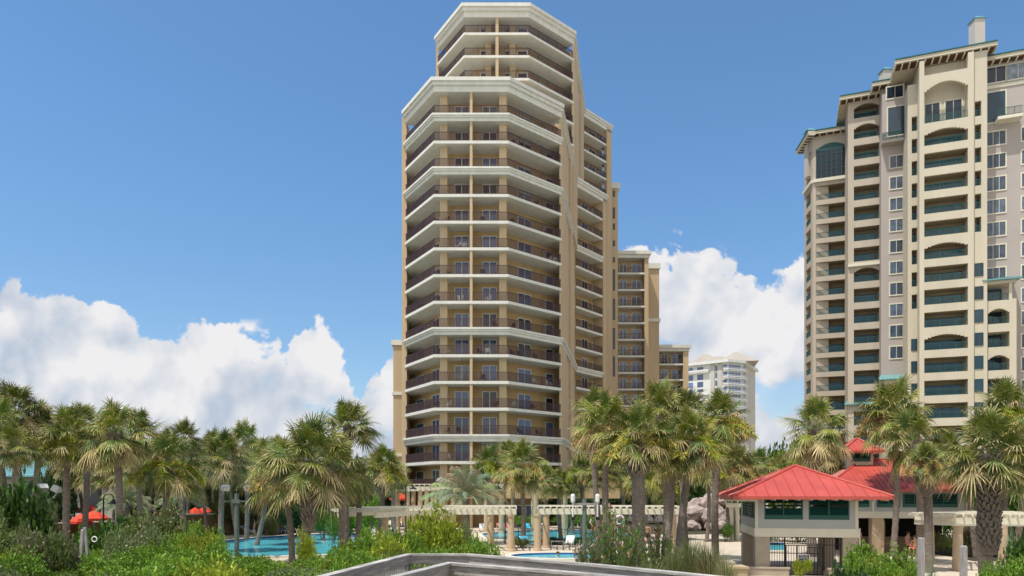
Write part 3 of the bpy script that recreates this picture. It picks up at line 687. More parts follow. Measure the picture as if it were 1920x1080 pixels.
# arched porch stack below the teal canopy
s0, s1, Ls = bay_line(1850, 94.2, 1906)
w_ = MB(); a, b = along(1852, s0, s1), along(1893, s0, s1)
w_.seg(s0, s1, 0, 2.4, 0, lev(7) + 0.1, b, Ls); w_.seg(s0, s1, 0, 2.4, 0, lev(7) + 0.1, 0, a)
for j in range(7, 16): w_.seg(s0, s1, 0, 2.4, lev(j) - 1.05, lev(j), a, b)
for j in (8, 10):
    for i in range(12):
        t = (i + .5) / 12; h = 0.62 * (2 * t - 1) ** 2
        if h > 0.03: w_.seg(s0, s1, 0, 0.4, lev(j - 1) - 1.05 - h, lev(j - 1) - 1.04, a + (b - a) * i / 12, a + (b - a) * (i + 1) / 12)
w_.seg(s0, s1, 0, 2.4, lev(7) + 2.2, lev(7) + 2.7, 0, Ls); w_.seg(s0, s1, 0.1, 0.4, lev(7) + 0.1, lev(7) + 2.2, Ls - 0.8, Ls - 0.45)
w_.build('porch', 'cream_wall', BT); cap_roof(s0, s1, lev(7) + 2.7, 0.55, 2.3, 0.8)
q0, q1 = offset_line([s0, s1], 2.3)
for j in range(7, 15): win(q0, q1, a + 0.1, b - 0.4, lev(j), lev(j) + 1.95, gm='glass_teal', fr='teal_rail', fw=0.05); railing(BT, [s0 + RU * a + RN * .2, s0 + RU * b + RN * .2], lev(j) - 0.05, m='teal_rail', sp=0.16, bw=0.03, h=0.95)
# chimneys with teal caps
for px, d, y0, y1, wpx in ((1831.5, 98, 68, 32, 21), (1661, 107, 145, 127, 20), (1518.5, 117, 262, 240, 17)):
    wd = wpx * d / F / 2 * 0.9; x = px_x(px, d); ch = MB(); z1 = py_z(y1 + 8, d)
    ch.box(x - wd, x + wd, d - wd, d + wd, 55, z1); o = ch.build('chimney', 'far_tan', BT)
    c_ = MB(); c_.loft([[(x + sx * (wd + .15), d + sy * (wd + .15), z1) for sx, sy in ((-1, -1), (1, -1), (1, 1), (-1, 1))], [(x + sx * wd * .3, d + sy * wd * .3, z1 + 0.6) for sx, sy in ((-1, -1), (1, -1), (1, 1), (-1, 1))]])
    k_ = link('chimney_cap', c_.mesh('chimney_cap', 'teal_roof'), o); k_.data.transform(Matrix.Translation(-BT.location))
# ================================================================== distant white tower
DT = thing('distant_tower', 'far white high-rise with grey hipped roofs and wrap-around balconies, between the two near towers', 'building', (86, 305, 0))
DD = 300.0; fh = 3.0; ztop = py_z(681, 296)
p0 = Vector((px_x(1270, 306), 306)); p1 = Vector((px_x(1364, 293), 293)); p2 = Vector((px_x(1391, 296), 296)); p3 = Vector((px_x(1415, 318), 318))
b_ = MB(); b_.prism([(p0.x, p0.y), (p1.x, p1.y), (p2.x, p2.y), (p3.x, p3.y), (p3.x - 6, p3.y + 22), (p0.x, 330)], 0, ztop); b_.build('wall', 'far_white', DT)
side = MB(); side.seg(p2, p3, -0.25, 0.5, 0, ztop, 4.5, None); side.build('side_wall', 'far_tan', DT)
for pa, pb in ((1333, 1340), (1346, 1354)):
    t_ = MB(); t_.seg(p0, p1, -0.4, 0, 0, ztop - .3, along(pa, p0, p1), along(pb, p0, p1)); t_.build('pier', 'far_tan', DT)
wn = 0
for k in range(18):
    z = ztop - 3.3 - fh * 1.02 * k
    s_ = MB(); pl = offset_line([p0 + (p1 - p0) * (along(1358, p0, p1) / (p1 - p0).length), p1, p2, p2 + (p3 - p2) * 0.2], -1.3)
    inn = offset_line([p0 + (p1 - p0) * (along(1358, p0, p1) / (p1 - p0).length), p1, p2, p2 + (p3 - p2) * 0.2], 0.2)
    for i in range(3): s_.prism([tuple(pl[i]), tuple(pl[i + 1]), tuple(inn[i + 1]), tuple(inn[i])], z - 0.3, z)
    s_.build('balcony_slab', 'far_white', DT)
    r_ = MB()
    for i in range(3): r_.seg(pl[i], pl[i + 1], 0.0, 0.08, z + 0.95, z + 1.1); r_.seg(pl[i], pl[i + 1], 0.0, 0.05, z + 0.2, z + 0.7)
    r_.build('balcony_railing', 'far_white', DT)
    for la, lb, x0, x1, h in ((p0, p1, 1290, 1300, 2.3), (p0, p1, 1307, 1319, 2.3), (p0, p1, 1340.5, 1345.5, 2.3), (p0, p1, 1355, 1364, 2.3), (p1, p2, 1366, 1389, 2.3), (p2, p3, 1391.5, 1396, 2.0)):
        if k > 8 and x0 < 1360: continue
        a, b = along(x0, la, lb), along(x1, la, lb); w1 = MB(); n = max(1, int((b - a) / 1.4))
        for i in range(n): q = (b - a) / n; w1.seg(la, lb, -0.06, 0.1, z + 0.1, z + h, a + q * i + 0.12, a + q * (i + 1) - 0.12)
        w1.build('window', 'glass_blue', DT); wn += 1
    if k in (0, 3, 4): 
        s_ = MB(); s_.seg(p0, p1, -1.2, 0, z - 0.3, z, 0, along(1330, p0, p1)); s_.build('balcony_slab', 'far_white', DT)
        s_ = MB(); s_.seg(p0, p1, -1.2, -1.1, z + 0.2, z + 1.0, 0, along(1330, p0, p1)); s_.build('balcony_railing', 'far_white', DT)
c_ = MB(); pl = offset_line([p0, p1, p2, p3], -1.6); inn = offset_line([p0, p1, p2, p3], 3)
for i in range(3): c_.prism([tuple(pl[i]), tuple(pl[i + 1]), tuple(inn[i + 1]), tuple(inn[i])], ztop - 0.2, ztop + 0.9)
c_.build('cornice', 'far_white', DT)
def hip(cx, cy, hx, hy, z, h, rl=0.0, rz=0.0, name='roof', m_='far_roof', root=DT, th=0.2):
    r_ = MB(); cs, sn = math.cos(rz), math.sin(rz)
    def tr(x, y, zz): return (cx + x * cs - y * sn, cy + x * sn + y * cs, zz)
    b4 = [(-hx, -hy), (hx, -hy), (hx, hy), (-hx, hy)]
    vs = [tr(x, y, z - th) for x, y in b4] + [tr(x, y, z) for x, y in b4] + [tr(-rl, 0, z + h), tr(rl, 0, z + h)]
    r_.add(vs, [(3, 2, 1, 0), (0, 1, 5, 4), (1, 2, 6, 5), (2, 3, 7, 6), (3, 0, 4, 7), (4, 5, 9, 8), (5, 6, 9), (6, 7, 8, 9), (7, 4, 8)])
    return r_.build(name, m_, root)
hip(px_x(1380, 304), 304, 8.2, 8.2, ztop + 0.9, 5.2, 0.5, R(-12))
hip(px_x(1323, 312), 312, 9, 7, ztop + 0.9, 5.8, 1, R(-8)); hip(px_x(1345, 312), 313, 8, 7, ztop + 0.9, 5.0, 2.5, R(-8)); hip(px_x(1310, 314), 316, 8, 7, ztop + 0.9, 3.5, 3, R(-8))
# ================================================================== gatehouse with red roof
def local_hip(root, name, m_, x0, x1, y0, y1, ov, z, h, rl=0.0, th=0.16, seams=0.0):
    """hip roof over a local box with raised ridge caps, rafter tails and standing seams"""
    X0, X1, Y0, Y1 = x0 - ov, x1 + ov, y0 - ov, y1 + ov; cx, cy = (x0 + x1) / 2, (y0 + y1) / 2
    r_ = MB(); vs = [(X0, Y0, z - th), (X1, Y0, z - th), (X1, Y1, z - th), (X0, Y1, z - th), (X0, Y0, z), (X1, Y0, z), (X1, Y1, z), (X0, Y1, z), (cx - rl, cy, z + h), (cx + rl, cy, z + h)]
    r_.add(vs, [(3, 2, 1, 0), (0, 1, 5, 4), (1, 2, 6, 5), (2, 3, 7, 6), (3, 0, 4, 7), (4, 5, 9, 8), (5, 6, 9), (6, 7, 8, 9), (7, 4, 8)])
    o = r_.build(name, m_, root, world=False)
    k_ = MB()
    for a, b in (((X0, Y0), (cx - rl, cy)), ((X1, Y0), (cx + rl, cy)), ((X1, Y1), (cx + rl, cy)), ((X0, Y1), (cx - rl, cy))): k_.tube((a[0], a[1], z + 0.02), (b[0], b[1], z + h + 0.03), 0.07, n=6)
    if rl: k_.tube((cx - rl, cy, z + h + .03), (cx + rl, cy, z + h + .03), 0.07, n=6)
    link('ridge_cap', k_.mesh('ridge_cap', m_), o)
    if seams:
        s_ = MB()
        def seam(p, q): s_.tube(p, q, 0.022, n=4)
        n = int((X1 - X0) / seams)
        for i in range(1, n):
            x = X0 + (X1 - X0) * i / n
            t = min(1.0, (x - X0) / (cx - rl - X0)) if x < cx else min(1.0, (X1 - x) / (X1 - cx - rl))
            for ys, sg in ((Y0, 1), (Y1, -1)): seam((x, ys, z + 0.02), (x, ys + (cy - ys) * t, z + h * t + 0.02))
        n = int((Y1 - Y0) / seams)
        for i in range(1, n):
            y = Y0 + (Y1 - Y0) * i / n; t = 1 - abs(y - cy) / (cy - Y0)
            for xs, xe in ((X0, cx - rl), (X1, cx + rl)): seam((xs, y, z + 0.02), (xs + (xe - xs) * t, y, z + h * t + 0.02))
        link('roof_seam', s_.mesh('roof_seam', m_), o)
    return o
def louver(root, x0, x1, y, z0, z1, n=9, gap=(), out=-1):
    f_ = MB(); fw = 0.07
    f_.box(x0, x0 + fw, y - 0.05, y + 0.06, z0, z1); f_.box(x1 - fw, x1, y - 0.05, y + 0.06, z0, z1); f_.box(x0 + fw, x1 - fw, y - 0.05, y + 0.06, z1 - fw, z1); f_.box(x0 + fw, x1 - fw, y - 0.05, y + 0.06, z0, z0 + fw * 3.2)
    xm = (x0 + x1) / 2; f_.box(xm - fw / 2, xm + fw / 2, y - 0.045, y + 0.05, z0 + fw * 3.2, z1 - fw)
    o = f_.build('louvered_window', 'shutter_green', root, world=False)
    l_ = MB(); hh = (z1 - fw - z0 - fw * 3.2) / n
    for i in range(n):
        if i in gap: continue
        z = z0 + fw * 3.2 + hh * i; l_.add([(x0 + fw, y - 0.04, z), (x1 - fw, y - 0.04, z), (x1 - fw, y + 0.05, z + hh * 1.02), (x0 + fw, y + 0.05, z + hh * 1.02)], [(0, 1, 2, 3)])
    link('louver', l_.mesh('louver', 'shutter_green'), o); return o
G = thing('pool_gatehouse', 'small raised gatehouse with red standing-seam hip roof, green louvres and iron gate', 'pavilion', (12.5, 37, 0), R(-10))
W, D = 4.96, 5.2
local_hip(G, 'roof', 'red_metal', 0, W, 0, D, 1.25, 4.12, 1.62, 0.0, seams=0.55)
rt = MB()
for i in range(13): x = -1.0 + i * 0.58; rt.box(x, x + 0.07, -1.1, -0.05, 3.9, 4.02)
for i in range(13): y = -1.0 + i * 0.6; rt.box(-1.1, -0.05, y, y + 0.07, 3.86, 3.95)
rt.build('rafter_tail', 'trim_cream', G, world=False)
wl = MB(); t = 0.12
def boards(mb, x0, x1, z0, z1, y, axis='x'):
    n = max(1, round((z1 - z0) / 0.16)); h = (z1 - z0) / n
    for i in range(n):
        z = z0 + h * i
        if axis == 'x': mb.add([(x0, y - 0.025, z), (x1, y - 0.025, z), (x1, y, z + h), (x0, y, z + h)], [(0, 1, 2, 3)]); mb.add([(x0, y, z), (x1, y, z), (x1, y - 0.025, z), (x0, y - 0.025, z)], [(0, 1, 2, 3)])
        else: mb.add([(y - 0.025, x1, z), (y - 0.025, x0, z), (y, x0, z + h), (y, x1, z + h)], [(0, 1, 2, 3)])
# front siding around the two louvred windows
zb0, zb1 = 2.03, 2.47
for x0, x1, z0, z1 in ((0.14, 0.45, 2.47, 4.0), (2.33, 2.60, 2.47, 4.0), (4.55, 4.82, 2.47, 4.0), (0.45, 2.33, 2.47, 2.92), (2.60, 4.55, 2.47, 2.92)):
    wl.box(x0, x1, 0.03, 0.13, z0, z1); boards(wl, x0, x1, z0, z1, 0.028)
wl.box(0.03, 0.13, 0.14, D - .14, 2.47, 2.95); boards(wl, 0.14, D - 0.14, 2.47, 2.95, 0.028, 'y')
wl.box(0.05, 0.13, 0.14, 0.5, 2.95, 4.0); wl.box(0.05, 0.13, 2.2, 2.5, 2.95, 4.0); wl.box(0.05, 0.13, D - 0.5, D - 0.14, 2.95, 4.0)
wl.box(W - 0.13, W - 0.03, 0.14, D - 0.14, 2.47, 4.0); wl.box(0.14, 1.0, D - 0.13, D - 0.03, 2.47, 4.0); wl.box(W - 1, W - 0.14, D - 0.13, D - 0.03, 2.47, 4.0); wl.box(1.0, W - 1, D - 0.13, D - 0.03, 2.47, 2.95)
wl.build('siding', 'siding', G, world=False)
louver(G, 0.45, 2.33, 0.08, 2.92, 4.0, gap=(6, 4)); louver(G, 2.60, 4.55, 0.08, 2.92, 4.0, gap=(5,))
for a, b in ((0.5, 2.2), (2.5, D - 0.5)):
    lv = MB(); lv.box(0.03, 0.1, a, a + .08, 2.95, 4.0); lv.box(0.03, 0.1, b - .08, b, 2.95, 4.0); lv.box(0.03, 0.1, (a + b) / 2 - .04, (a + b) / 2 + .04, 2.95, 4.0)
    for i in range(7): lv.box(0.05, 0.09, a + .08, b - .08, 3.0 + 0.14 * i, 3.08 + 0.14 * i)
    lv.build('louvered_window', 'shutter_green', G, world=False)
tr = MB()
for x in (0, W - 0.14):
    for y in (0, D - 0.14): tr.box(x, x + 0.14, y, y + 0.14, 2.47, 4.1)
tr.split('corner_board', 'trim_cream', G, world=False)
bm = MB(); bm.box(-0.04, W + 0.04, -0.04, 0.4, zb0, zb1); bm.box(-0.04, 0.4, 0.4, D, zb0, zb1); bm.box(W - 0.4, W + 0.04, 0.4, D, zb0, zb1); bm.box(0.4, W - 0.4, D - 0.4, D + 0.04, zb0, zb1)
bm.box(0.4, W - 0.4, 0.4, D - 0.4, 2.40, 2.44); bm.build('beam', 'trim_cream', G, world=False)
for x in (0.0, W - 0.72):
    for y in (0.0, D - 0.75):
        c_ = MB(); c_.box(x, x + 0.72, y, y + 0.72, 0.0, zb0); c_.build('column', 'gate_column', G, world=False)
bw_ = MB(); bw_.box(-1.1, 1.6, -0.3, -0.04, 0.0, 0.42); bw_.box(3.5, 5.6, -0.3, -0.04, 0.0, 0.42); bw_.box(-1.15, 1.65, -0.34, -0.0, 0.42, 0.5); bw_.box(3.45, 5.65, -0.34, 0.0, 0.42, 0.5); bw_.split('plinth', 'gate_column', G, world=False)
def bars(mb, x0, x1, y, z0, z1, sp=0.12, r=0.011, rails=()):
    n = int((x1 - x0) / sp)
    for i in range(n + 1): x = x0 + (x1 - x0) * i / n; mb.box(x - r, x + r, y - r, y + r, z0, z1)
    for z in (z0, z1) + tuple(rails): mb.box(x0, x1, y - 0.018, y + 0.018, z - 0.02, z + 0.02)
fg = MB(); fg2 = MB(); bars(fg, 0.75, 1.5, 0.3, 0.5, 2.0, rails=(1.62, 1.18)); bars(fg2, 3.4, 4.22, 0.3, 0.45, 2.0, rails=(1.62,)); bars(fg, 1.5, 3.4, 0.3, 1.66, 2.0)
for x in (0.74, 1.5, 3.4, 4.22): fg.box(x - 0.035, x + 0.035, 0.265, 0.335, 0.3, 2.02)
fg.build('iron_fence', 'iron_black', G, world=False); fg2.build('iron_fence', 'iron_black', G, world=False)
gt = MB(); bars(gt, 1.56, 3.34, 0.3, 0.1, 1.58, rails=(1.18,))
for x in (1.56, 3.34, 2.1): gt.box(x - 0.03, x + 0.03, 0.27, 0.33, 0.08, 1.6)
bars(gt, 2.6, 3.3, 0.3, 0.1, 1.5, sp=0.045); gt.build('gate', 'iron_black', G, world=False)
dp = MB(); dp.tube((W + 0.06, -0.02, 0.1), (W + 0.06, -0.02, 2.5), 0.035); dp.build('downpipe', 'trim_cream', G, world=False)
# notice on the gate
cg, sg = math.cos(R(-10)), math.sin(R(-10))
def gl(x, y, z): return (12.5 + x * cg - y * sg, 37 + x * sg + y * cg, z)
SG = thing('notice_sign', 'dark blue notice with white capital lettering fixed to the black iron pool gate', 'sign', gl(2.42, 0.24, 0.32), R(-10))
s_ = MB(); s_.box(-0.28, 0.28, -0.008, 0.008, 0, 0.82); s_.build('board', 'frame_white', SG, world=False)
s_ = MB(); s_.box(-0.25, 0.25, -0.013, -0.0085, 0.03, 0.79); s_.build('panel', 'sign_navy', SG, world=False)
def text(body, size, parent, loc, m_, rot=(R(90), 0, 0), wid=None):
    cu = bpy.data.curves.new('lettering', 'FONT'); cu.body = body; cu.size = size; cu.align_x = 'CENTER'; cu.extrude = 0.002; cu.materials.append(MATS[m_])
    o = bpy.data.objects.new('lettering', cu); col.objects.link(o); o.parent = parent; o.location = loc; o.rotation_euler = rot
    if wid:
        bpy.context.view_layer.update(); k = wid / max(o.dimensions.x, 1e-3); o.scale = (k, 1, 1)
    me = bpy.data.meshes.new_from_object(o.evaluated_get(bpy.context.evaluated_depsgraph_get())); me.name = 'lettering'; q = link('lettering', me, parent, loc); q.rotation_euler = rot; q.scale = o.scale.copy(); bpy.data.objects.remove(o)
    return q
for i, (tx, wd) in enumerate((('PRIVATE', .40), ('PROPERTY', .44), ('OF', .1), ('RESIDENT', .44), ('OWNERS', .42), ('& GUESTS', .42), ('ONLY', .26))):
    text(tx, 0.115, SG, (0, -0.017, 0.695 - i * 0.105), 'frame_white', wid=wd)

# ================================================================== bar pavilion behind, red roofs with cupola
BV = thing('bar_pavilion', 'open poolside bar building with red ribbed hip roof and louvred cupola, behind the gatehouse', 'pavilion', (px_x(1590, 49), 49, 0), R(-8))
cb, sb = math.cos(R(-8)), math.sin(R(-8))
BW, BD = 7.6, 7.5
local_hip(BV, 'roof', 'red_metal', -1.2, BW, 0, BD, 0.7, 4.45, 2.15, 1.1, seams=0.32)
cp = MB(); cpx, cpy = 1.75, 3.75
wz = 6.35
cp.box(cpx - 0.85, cpx + 0.85, cpy - 0.85, cpy + 0.85, 5.6, 7.15); cp.build('cupola', 'trim_cream', BV, world=False)
louver(BV, cpx - 0.62, cpx + 0.62, cpy - 0.92, 6.45, 7.0, n=5)
local_hip(BV, 'cupola_roof', 'red_metal', cpx - 0.85, cpx + 0.85, cpy - 0.85, cpy + 0.85, 0.55, 7.2, 0.95, 0.0, seams=0.3)
sd_w = MB(); sd_w.box(0, BW, 0.0, 0.14, 2.95, 4.4); sd_w.box(0, 0.14, 0.14, BD, 2.95, 4.4); sd_w.box(BW - .14, BW, 0.14, BD, 2.95, 4.4); sd_w.box(.14, BW - .14, BD - .14, BD, 0, 4.4); boards(sd_w, 0, BW, 2.95, 4.4, -0.005); sd_w.build('siding', 'siding', BV, world=False)
for a, b in ((0.15, 1.35), (1.85, 3.3), (3.5, 4.9), (5.1, 6.9)): louver(BV, a, b, -0.06, 3.25, 4.15, n=7)
bm = MB(); bm.box(-0.06, BW + 0.06, -0.1, 0.3, 2.5, 2.95)
for x in (1.6, 0.02, BW - 0.1): bm.box(x - 0.07, x + 0.07, -0.08, -0.02, 2.95, 4.4)
bm.split('beam', 'trim_cream', BV, world=False)
for x in (1.55, 4.6, 7.0): c_ = MB(); c_.box(x, x + 0.75, 0.0, 0.7, 0, 2.5); c_.build('column', 'column_tan', BV, world=False)
for x0, x1 in ((0.0, 0.12), (0.75, 0.85), (2.4, 2.55), (3.1, 3.2)): c_ = MB(); c_.box(x0, x1, 0.5, 0.6, 0, 2.3); c_.build('post', 'soffit_brown', BV, world=False)
dk_ = MB(); dk_.box(0.2, BW - .2, 3.4, 3.6, 0, 2.5); dk_.box(0.14, BW - .14, .14, BD - .14, 2.5, 2.6); dk_.build('inner_wall', 'dark_interior', BV, world=False)
ct = MB(); ct.box(0.3, 6.5, 1.8, 2.4, 0, 1.05); ct.box(0.2, 6.6, 1.65, 2.45, 1.05, 1.12); ct.build('bar_counter', 'soffit_brown', BV, world=False)
# ================================================================== low building with teal roof, far left
LB = thing('teal_roof_house', 'long low building with pale teal ribbed roof behind the palms, far left', 'house', (px_x(90, 78), 78, 0))
local_hip(LB, 'roof', 'teal_roof', -16, 8.5, 0, 9, 0.8, 5.9, 2.2, 9.0, seams=0.5)
b_ = MB(); b_.box(-15.8, 8.3, 0.2, 8.8, 0, 5.8); b_.build('wall', 'far_tan', LB, world=False)
for x in range(-14, 8, 3): b_ = MB(); b_.box(x, x + 1.6, 0.12, 0.2, 2.4, 4.6); b_.build('window', 'glass_dark', LB, world=False)
b_ = MB(); b_.box(-2.0, 1.5, -0.4, 0.1, 0, 5.3); b_.build('blue_panel', 'blue_wall', LB, world=False)
# ================================================================== retaining wall, left
RW = thing('retaining_wall', 'brown rendered retaining wall with pale coping behind the left pool', 'wall', (-30, 66, 0))
pl = [(px_x(60, 55), 55), (px_x(150, 60), 60), (px_x(330, 69), 69), (px_x(470, 73), 73), (px_x(560, 77), 77), (px_x(640, 80), 80)]
ztops = [py_z(986, 55), py_z(982, 60), py_z(966, 69), py_z(963, 73), py_z(960, 77), py_z(952, 80)]
wb, cp_ = MB(), MB()
for i in range(5):
    zt = ztops[i]; wb.seg(pl[i], pl[i + 1], 0, 0.35, 0, zt); cp_.seg(pl[i], pl[i + 1], -0.06, 0.41, zt, zt + 0.1)
wb.build('body', 'brown_wall', RW); cp_.build('coping', 'trim_cream', RW)
# ================================================================== pergolas
def pergola(name, label, pts, width, ztop, cols, hd=0.34, sp=0.45, colr=0.26, loc=None, roundc=True, colm='column_tan', tail=0.55):
    pts = [Vector(p) for p in pts]; r_ = thing(name, label, 'pergola', (pts[0].x, pts[0].y, 0))
    fr = pts; bk = offset_line(pts, width)
    for ln in (fr, bk):
        h_ = MB()
        o_ = offset_line(ln, -0.09); i_ = offset_line(ln, 0.09)
        for i in range(len(ln) - 1): h_.prism([tuple(o_[i]), tuple(o_[i + 1]), tuple(i_[i + 1]), tuple(i_[i])], ztop - 0.2 - hd, ztop - 0.2)
        h_.build('beam', 'pergola_paint', r_)
    f_ = MB()
    for i in range(len(fr) - 1):
        L = (fr[i + 1] - fr[i]).length; n = max(1, round(L / sp)); d = (fr[i + 1] - fr[i]).normalized()
        for k in range(n + (i == len(fr) - 2)):
            a, b = fr[i].lerp(fr[i + 1], k / n), bk[i].lerp(bk[i + 1], k / n); q = (b - a).normalized(); a2, b2 = a - q * tail, b + q * tail; s_ = Vector((-q.y, q.x)) * 0.035
            # rafter with a cut tail
            vs = []
            for pp, z0, z1 in ((a2, ztop - 0.1, ztop + 0.0), (a2 + q * 0.3, ztop - 0.2, ztop), (b2 - q * 0.3, ztop - 0.2, ztop), (b2, ztop - 0.1, ztop)):
                vs += [(pp.x - s_.x, pp.y - s_.y, z0), (pp.x + s_.x, pp.y + s_.y, z0), (pp.x + s_.x, pp.y + s_.y, z1), (pp.x - s_.x, pp.y - s_.y, z1)]
            fs = [(0, 1, 2, 3), (15, 14, 13, 12)]
            for t in range(3):
                for e in range(4): fs.append((t * 4 + e, t * 4 + (e + 1) % 4, t * 4 + 4 + (e + 1) % 4, t * 4 + 4 + e))
            f_.add(vs, fs)
    f_.build('rafter', 'pergola_paint', r_)
    s_ = MB()   # battens along the top
    for t in np.linspace(-0.3, width + 0.3, max(4, int(width / 0.5))):
        o_ = offset_line(pts, t - 0.03); i_ = offset_line(pts, t + 0.03)
        for i in range(len(pts) - 1): s_.prism([tuple(o_[i]), tuple(o_[i + 1]), tuple(i_[i + 1]), tuple(i_[i])], ztop + 0.003, ztop + 0.06)
    s_.build('batten', 'pergola_paint', r_)
    for cx, cy in cols:
        c_ = MB()
        if roundc: c_.lathe([(colr * 1.25, 0), (colr * 1.25, 0.18), (colr * 1.05, 0.22), (colr, 0.9), (colr * .88, ztop - 0.75), (colr * 1.1, ztop - 0.68), (colr * 1.15, ztop - 0.54)], cx, cy, 14)
        else: c_.box(cx - colr, cx + colr, cy - colr, cy + colr, 0, ztop - 0.54)
        c_.build('column', colm, r_, smooth=False)
    return r_
def pw(px, d): return (px_x(px, d), d)
pergola('pool_pergola', 'curved cream pergola with its left end over the green shrubs', [pw(703, 45), pw(760, 48.5), pw(850, 51), pw(968, 51)], 2.7, 3.2, [pw(958, 51), pw(920, 53.7), pw(722, 47.5), pw(845, 52)])
pergola('pool_pergola', 'long straight cream pergola behind the oleander and tall central palms', [pw(1008, 51.5), pw(1140, 51.2), pw(1275, 50.4)], 2.7, 3.2, [pw(1008, 51.5), pw(1024, 54), pw(1057, 68), pw(1262, 51), pw(1150, 54)])
pergola('terrace_pergola', 'long cream pergola on many tan columns along the foot of the central tower', [pw(728, 71), pw(900, 72), pw(1083, 73)], 3.0, 4.9, [pw(p, 71.5) for p in (738, 764, 788, 800, 812, 830, 850, 1005, 1060, 912, 940)] + [pw(p, 74.5) for p in (745, 775, 820, 1000, 1050)], hd=0.45, sp=0.5)
pergola('side_pergola', 'pale pergola at the right edge beside the thick booted palm', [pw(1716, 40.5), pw(1790, 38.6), pw(1990, 38)], 4.0, 3.12, [pw(1796, 38.8), pw(1881, 43.4), pw(1743, 43), pw(1990, 42)], colm='column_tan', hd=0.42)
pergola('small_pergola', 'small white pergola on four slim posts left of the gatehouse', [pw(1361, 61), pw(1440, 60)], 2.2, 3.45, [pw(1372, 61.2), pw(1383, 61), pw(1375, 63.2), pw(1440, 60)], colr=0.17, colm='pergola_paint')
# ================================================================== weathered boardwalk railing, foreground
def board_rail(label, pts, z, h=1.0):
    r_ = thing('boardwalk_railing', label, 'railing', (pts[0][0], pts[0][1], z - h)); pts = [Vector(p) for p in pts]
    def strip(name, t0, t1, z0, z1, m_='wood_grey'):
        s_ = MB(); o_, i_ = offset_line(pts, t0), offset_line(pts, t1)
        for i in range(len(pts) - 1): s_.prism([tuple(o_[i]), tuple(o_[i + 1]), tuple(i_[i + 1]), tuple(i_[i])], z0, z1)
        return s_.build(name, m_, r_)
    strip('cap_rail', -0.10, 0.06, z - 0.04, z); strip('top_rail', -0.055, -0.015, z - 0.20, z - 0.043); strip('bottom_rail', -0.055, -0.015, z - h + 0.06, z - h + 0.18)
    rr = random.Random(len(pts) * 7); k_ = MB(); p_ = MB()
    for a, b in zip(pts, pts[1:]):
        L = (b - a).length; n = max(1, int(L / 0.115)); d = (b - a).normalized()
        for i in range(n):
            x = L * (i + .5) / n + rr.uniform(-.006, .006); k_.seg(a, b, -0.012, 0.02, z - h + 0.02, z - 0.05 + rr.uniform(-.004, .004), x - 0.019, x + 0.019)
        m_ = max(1, round(L / 1.9))
        for i in range(m_ + 1): x = min(max(L * i / m_, 0.05), L - 0.05); p_.seg(a, b, 0.022, 0.112, z - h - 0.6, z - 0.045, x - 0.045, x + 0.045)
    k_.build('baluster', 'wood_grey', r_); p_.build('post', 'wood_grey', r_); return r_
zr = 3.2
board_rail('far side of the grey weathered timber boardwalk railing, with the longer top rail', [pw(430, 7.8), pw(600, 10.7), pw(765, 14.35), pw(880, 14.35), pw(1120, 12.4), pw(1380, 10.5), pw(1800, 8.2)], zr)
board_rail('near side of the grey weathered timber boardwalk railing, lower in the picture', [pw(560, 8.2), pw(738, 10.7), pw(842, 12.7), pw(1120, 11.0), pw(1300, 10.0), pw(1700, 8.0)], zr)
dk_ = MB(); up_ = [pw(430, 7.8), pw(600, 10.7), pw(765, 14.35), pw(880, 14.35), pw(1120, 12.4), pw(1380, 10.5), pw(1800, 8.2)]; dn_ = [pw(1700, 7.9), pw(1300, 9.9), pw(1120, 10.9), pw(842, 12.55), pw(738, 10.5), pw(560, 8.0)]
dk_.prism(up_ + dn_, 2.08, 2.14); tag(dk_.build('boardwalk', 'wood_grey'), kind='structure')
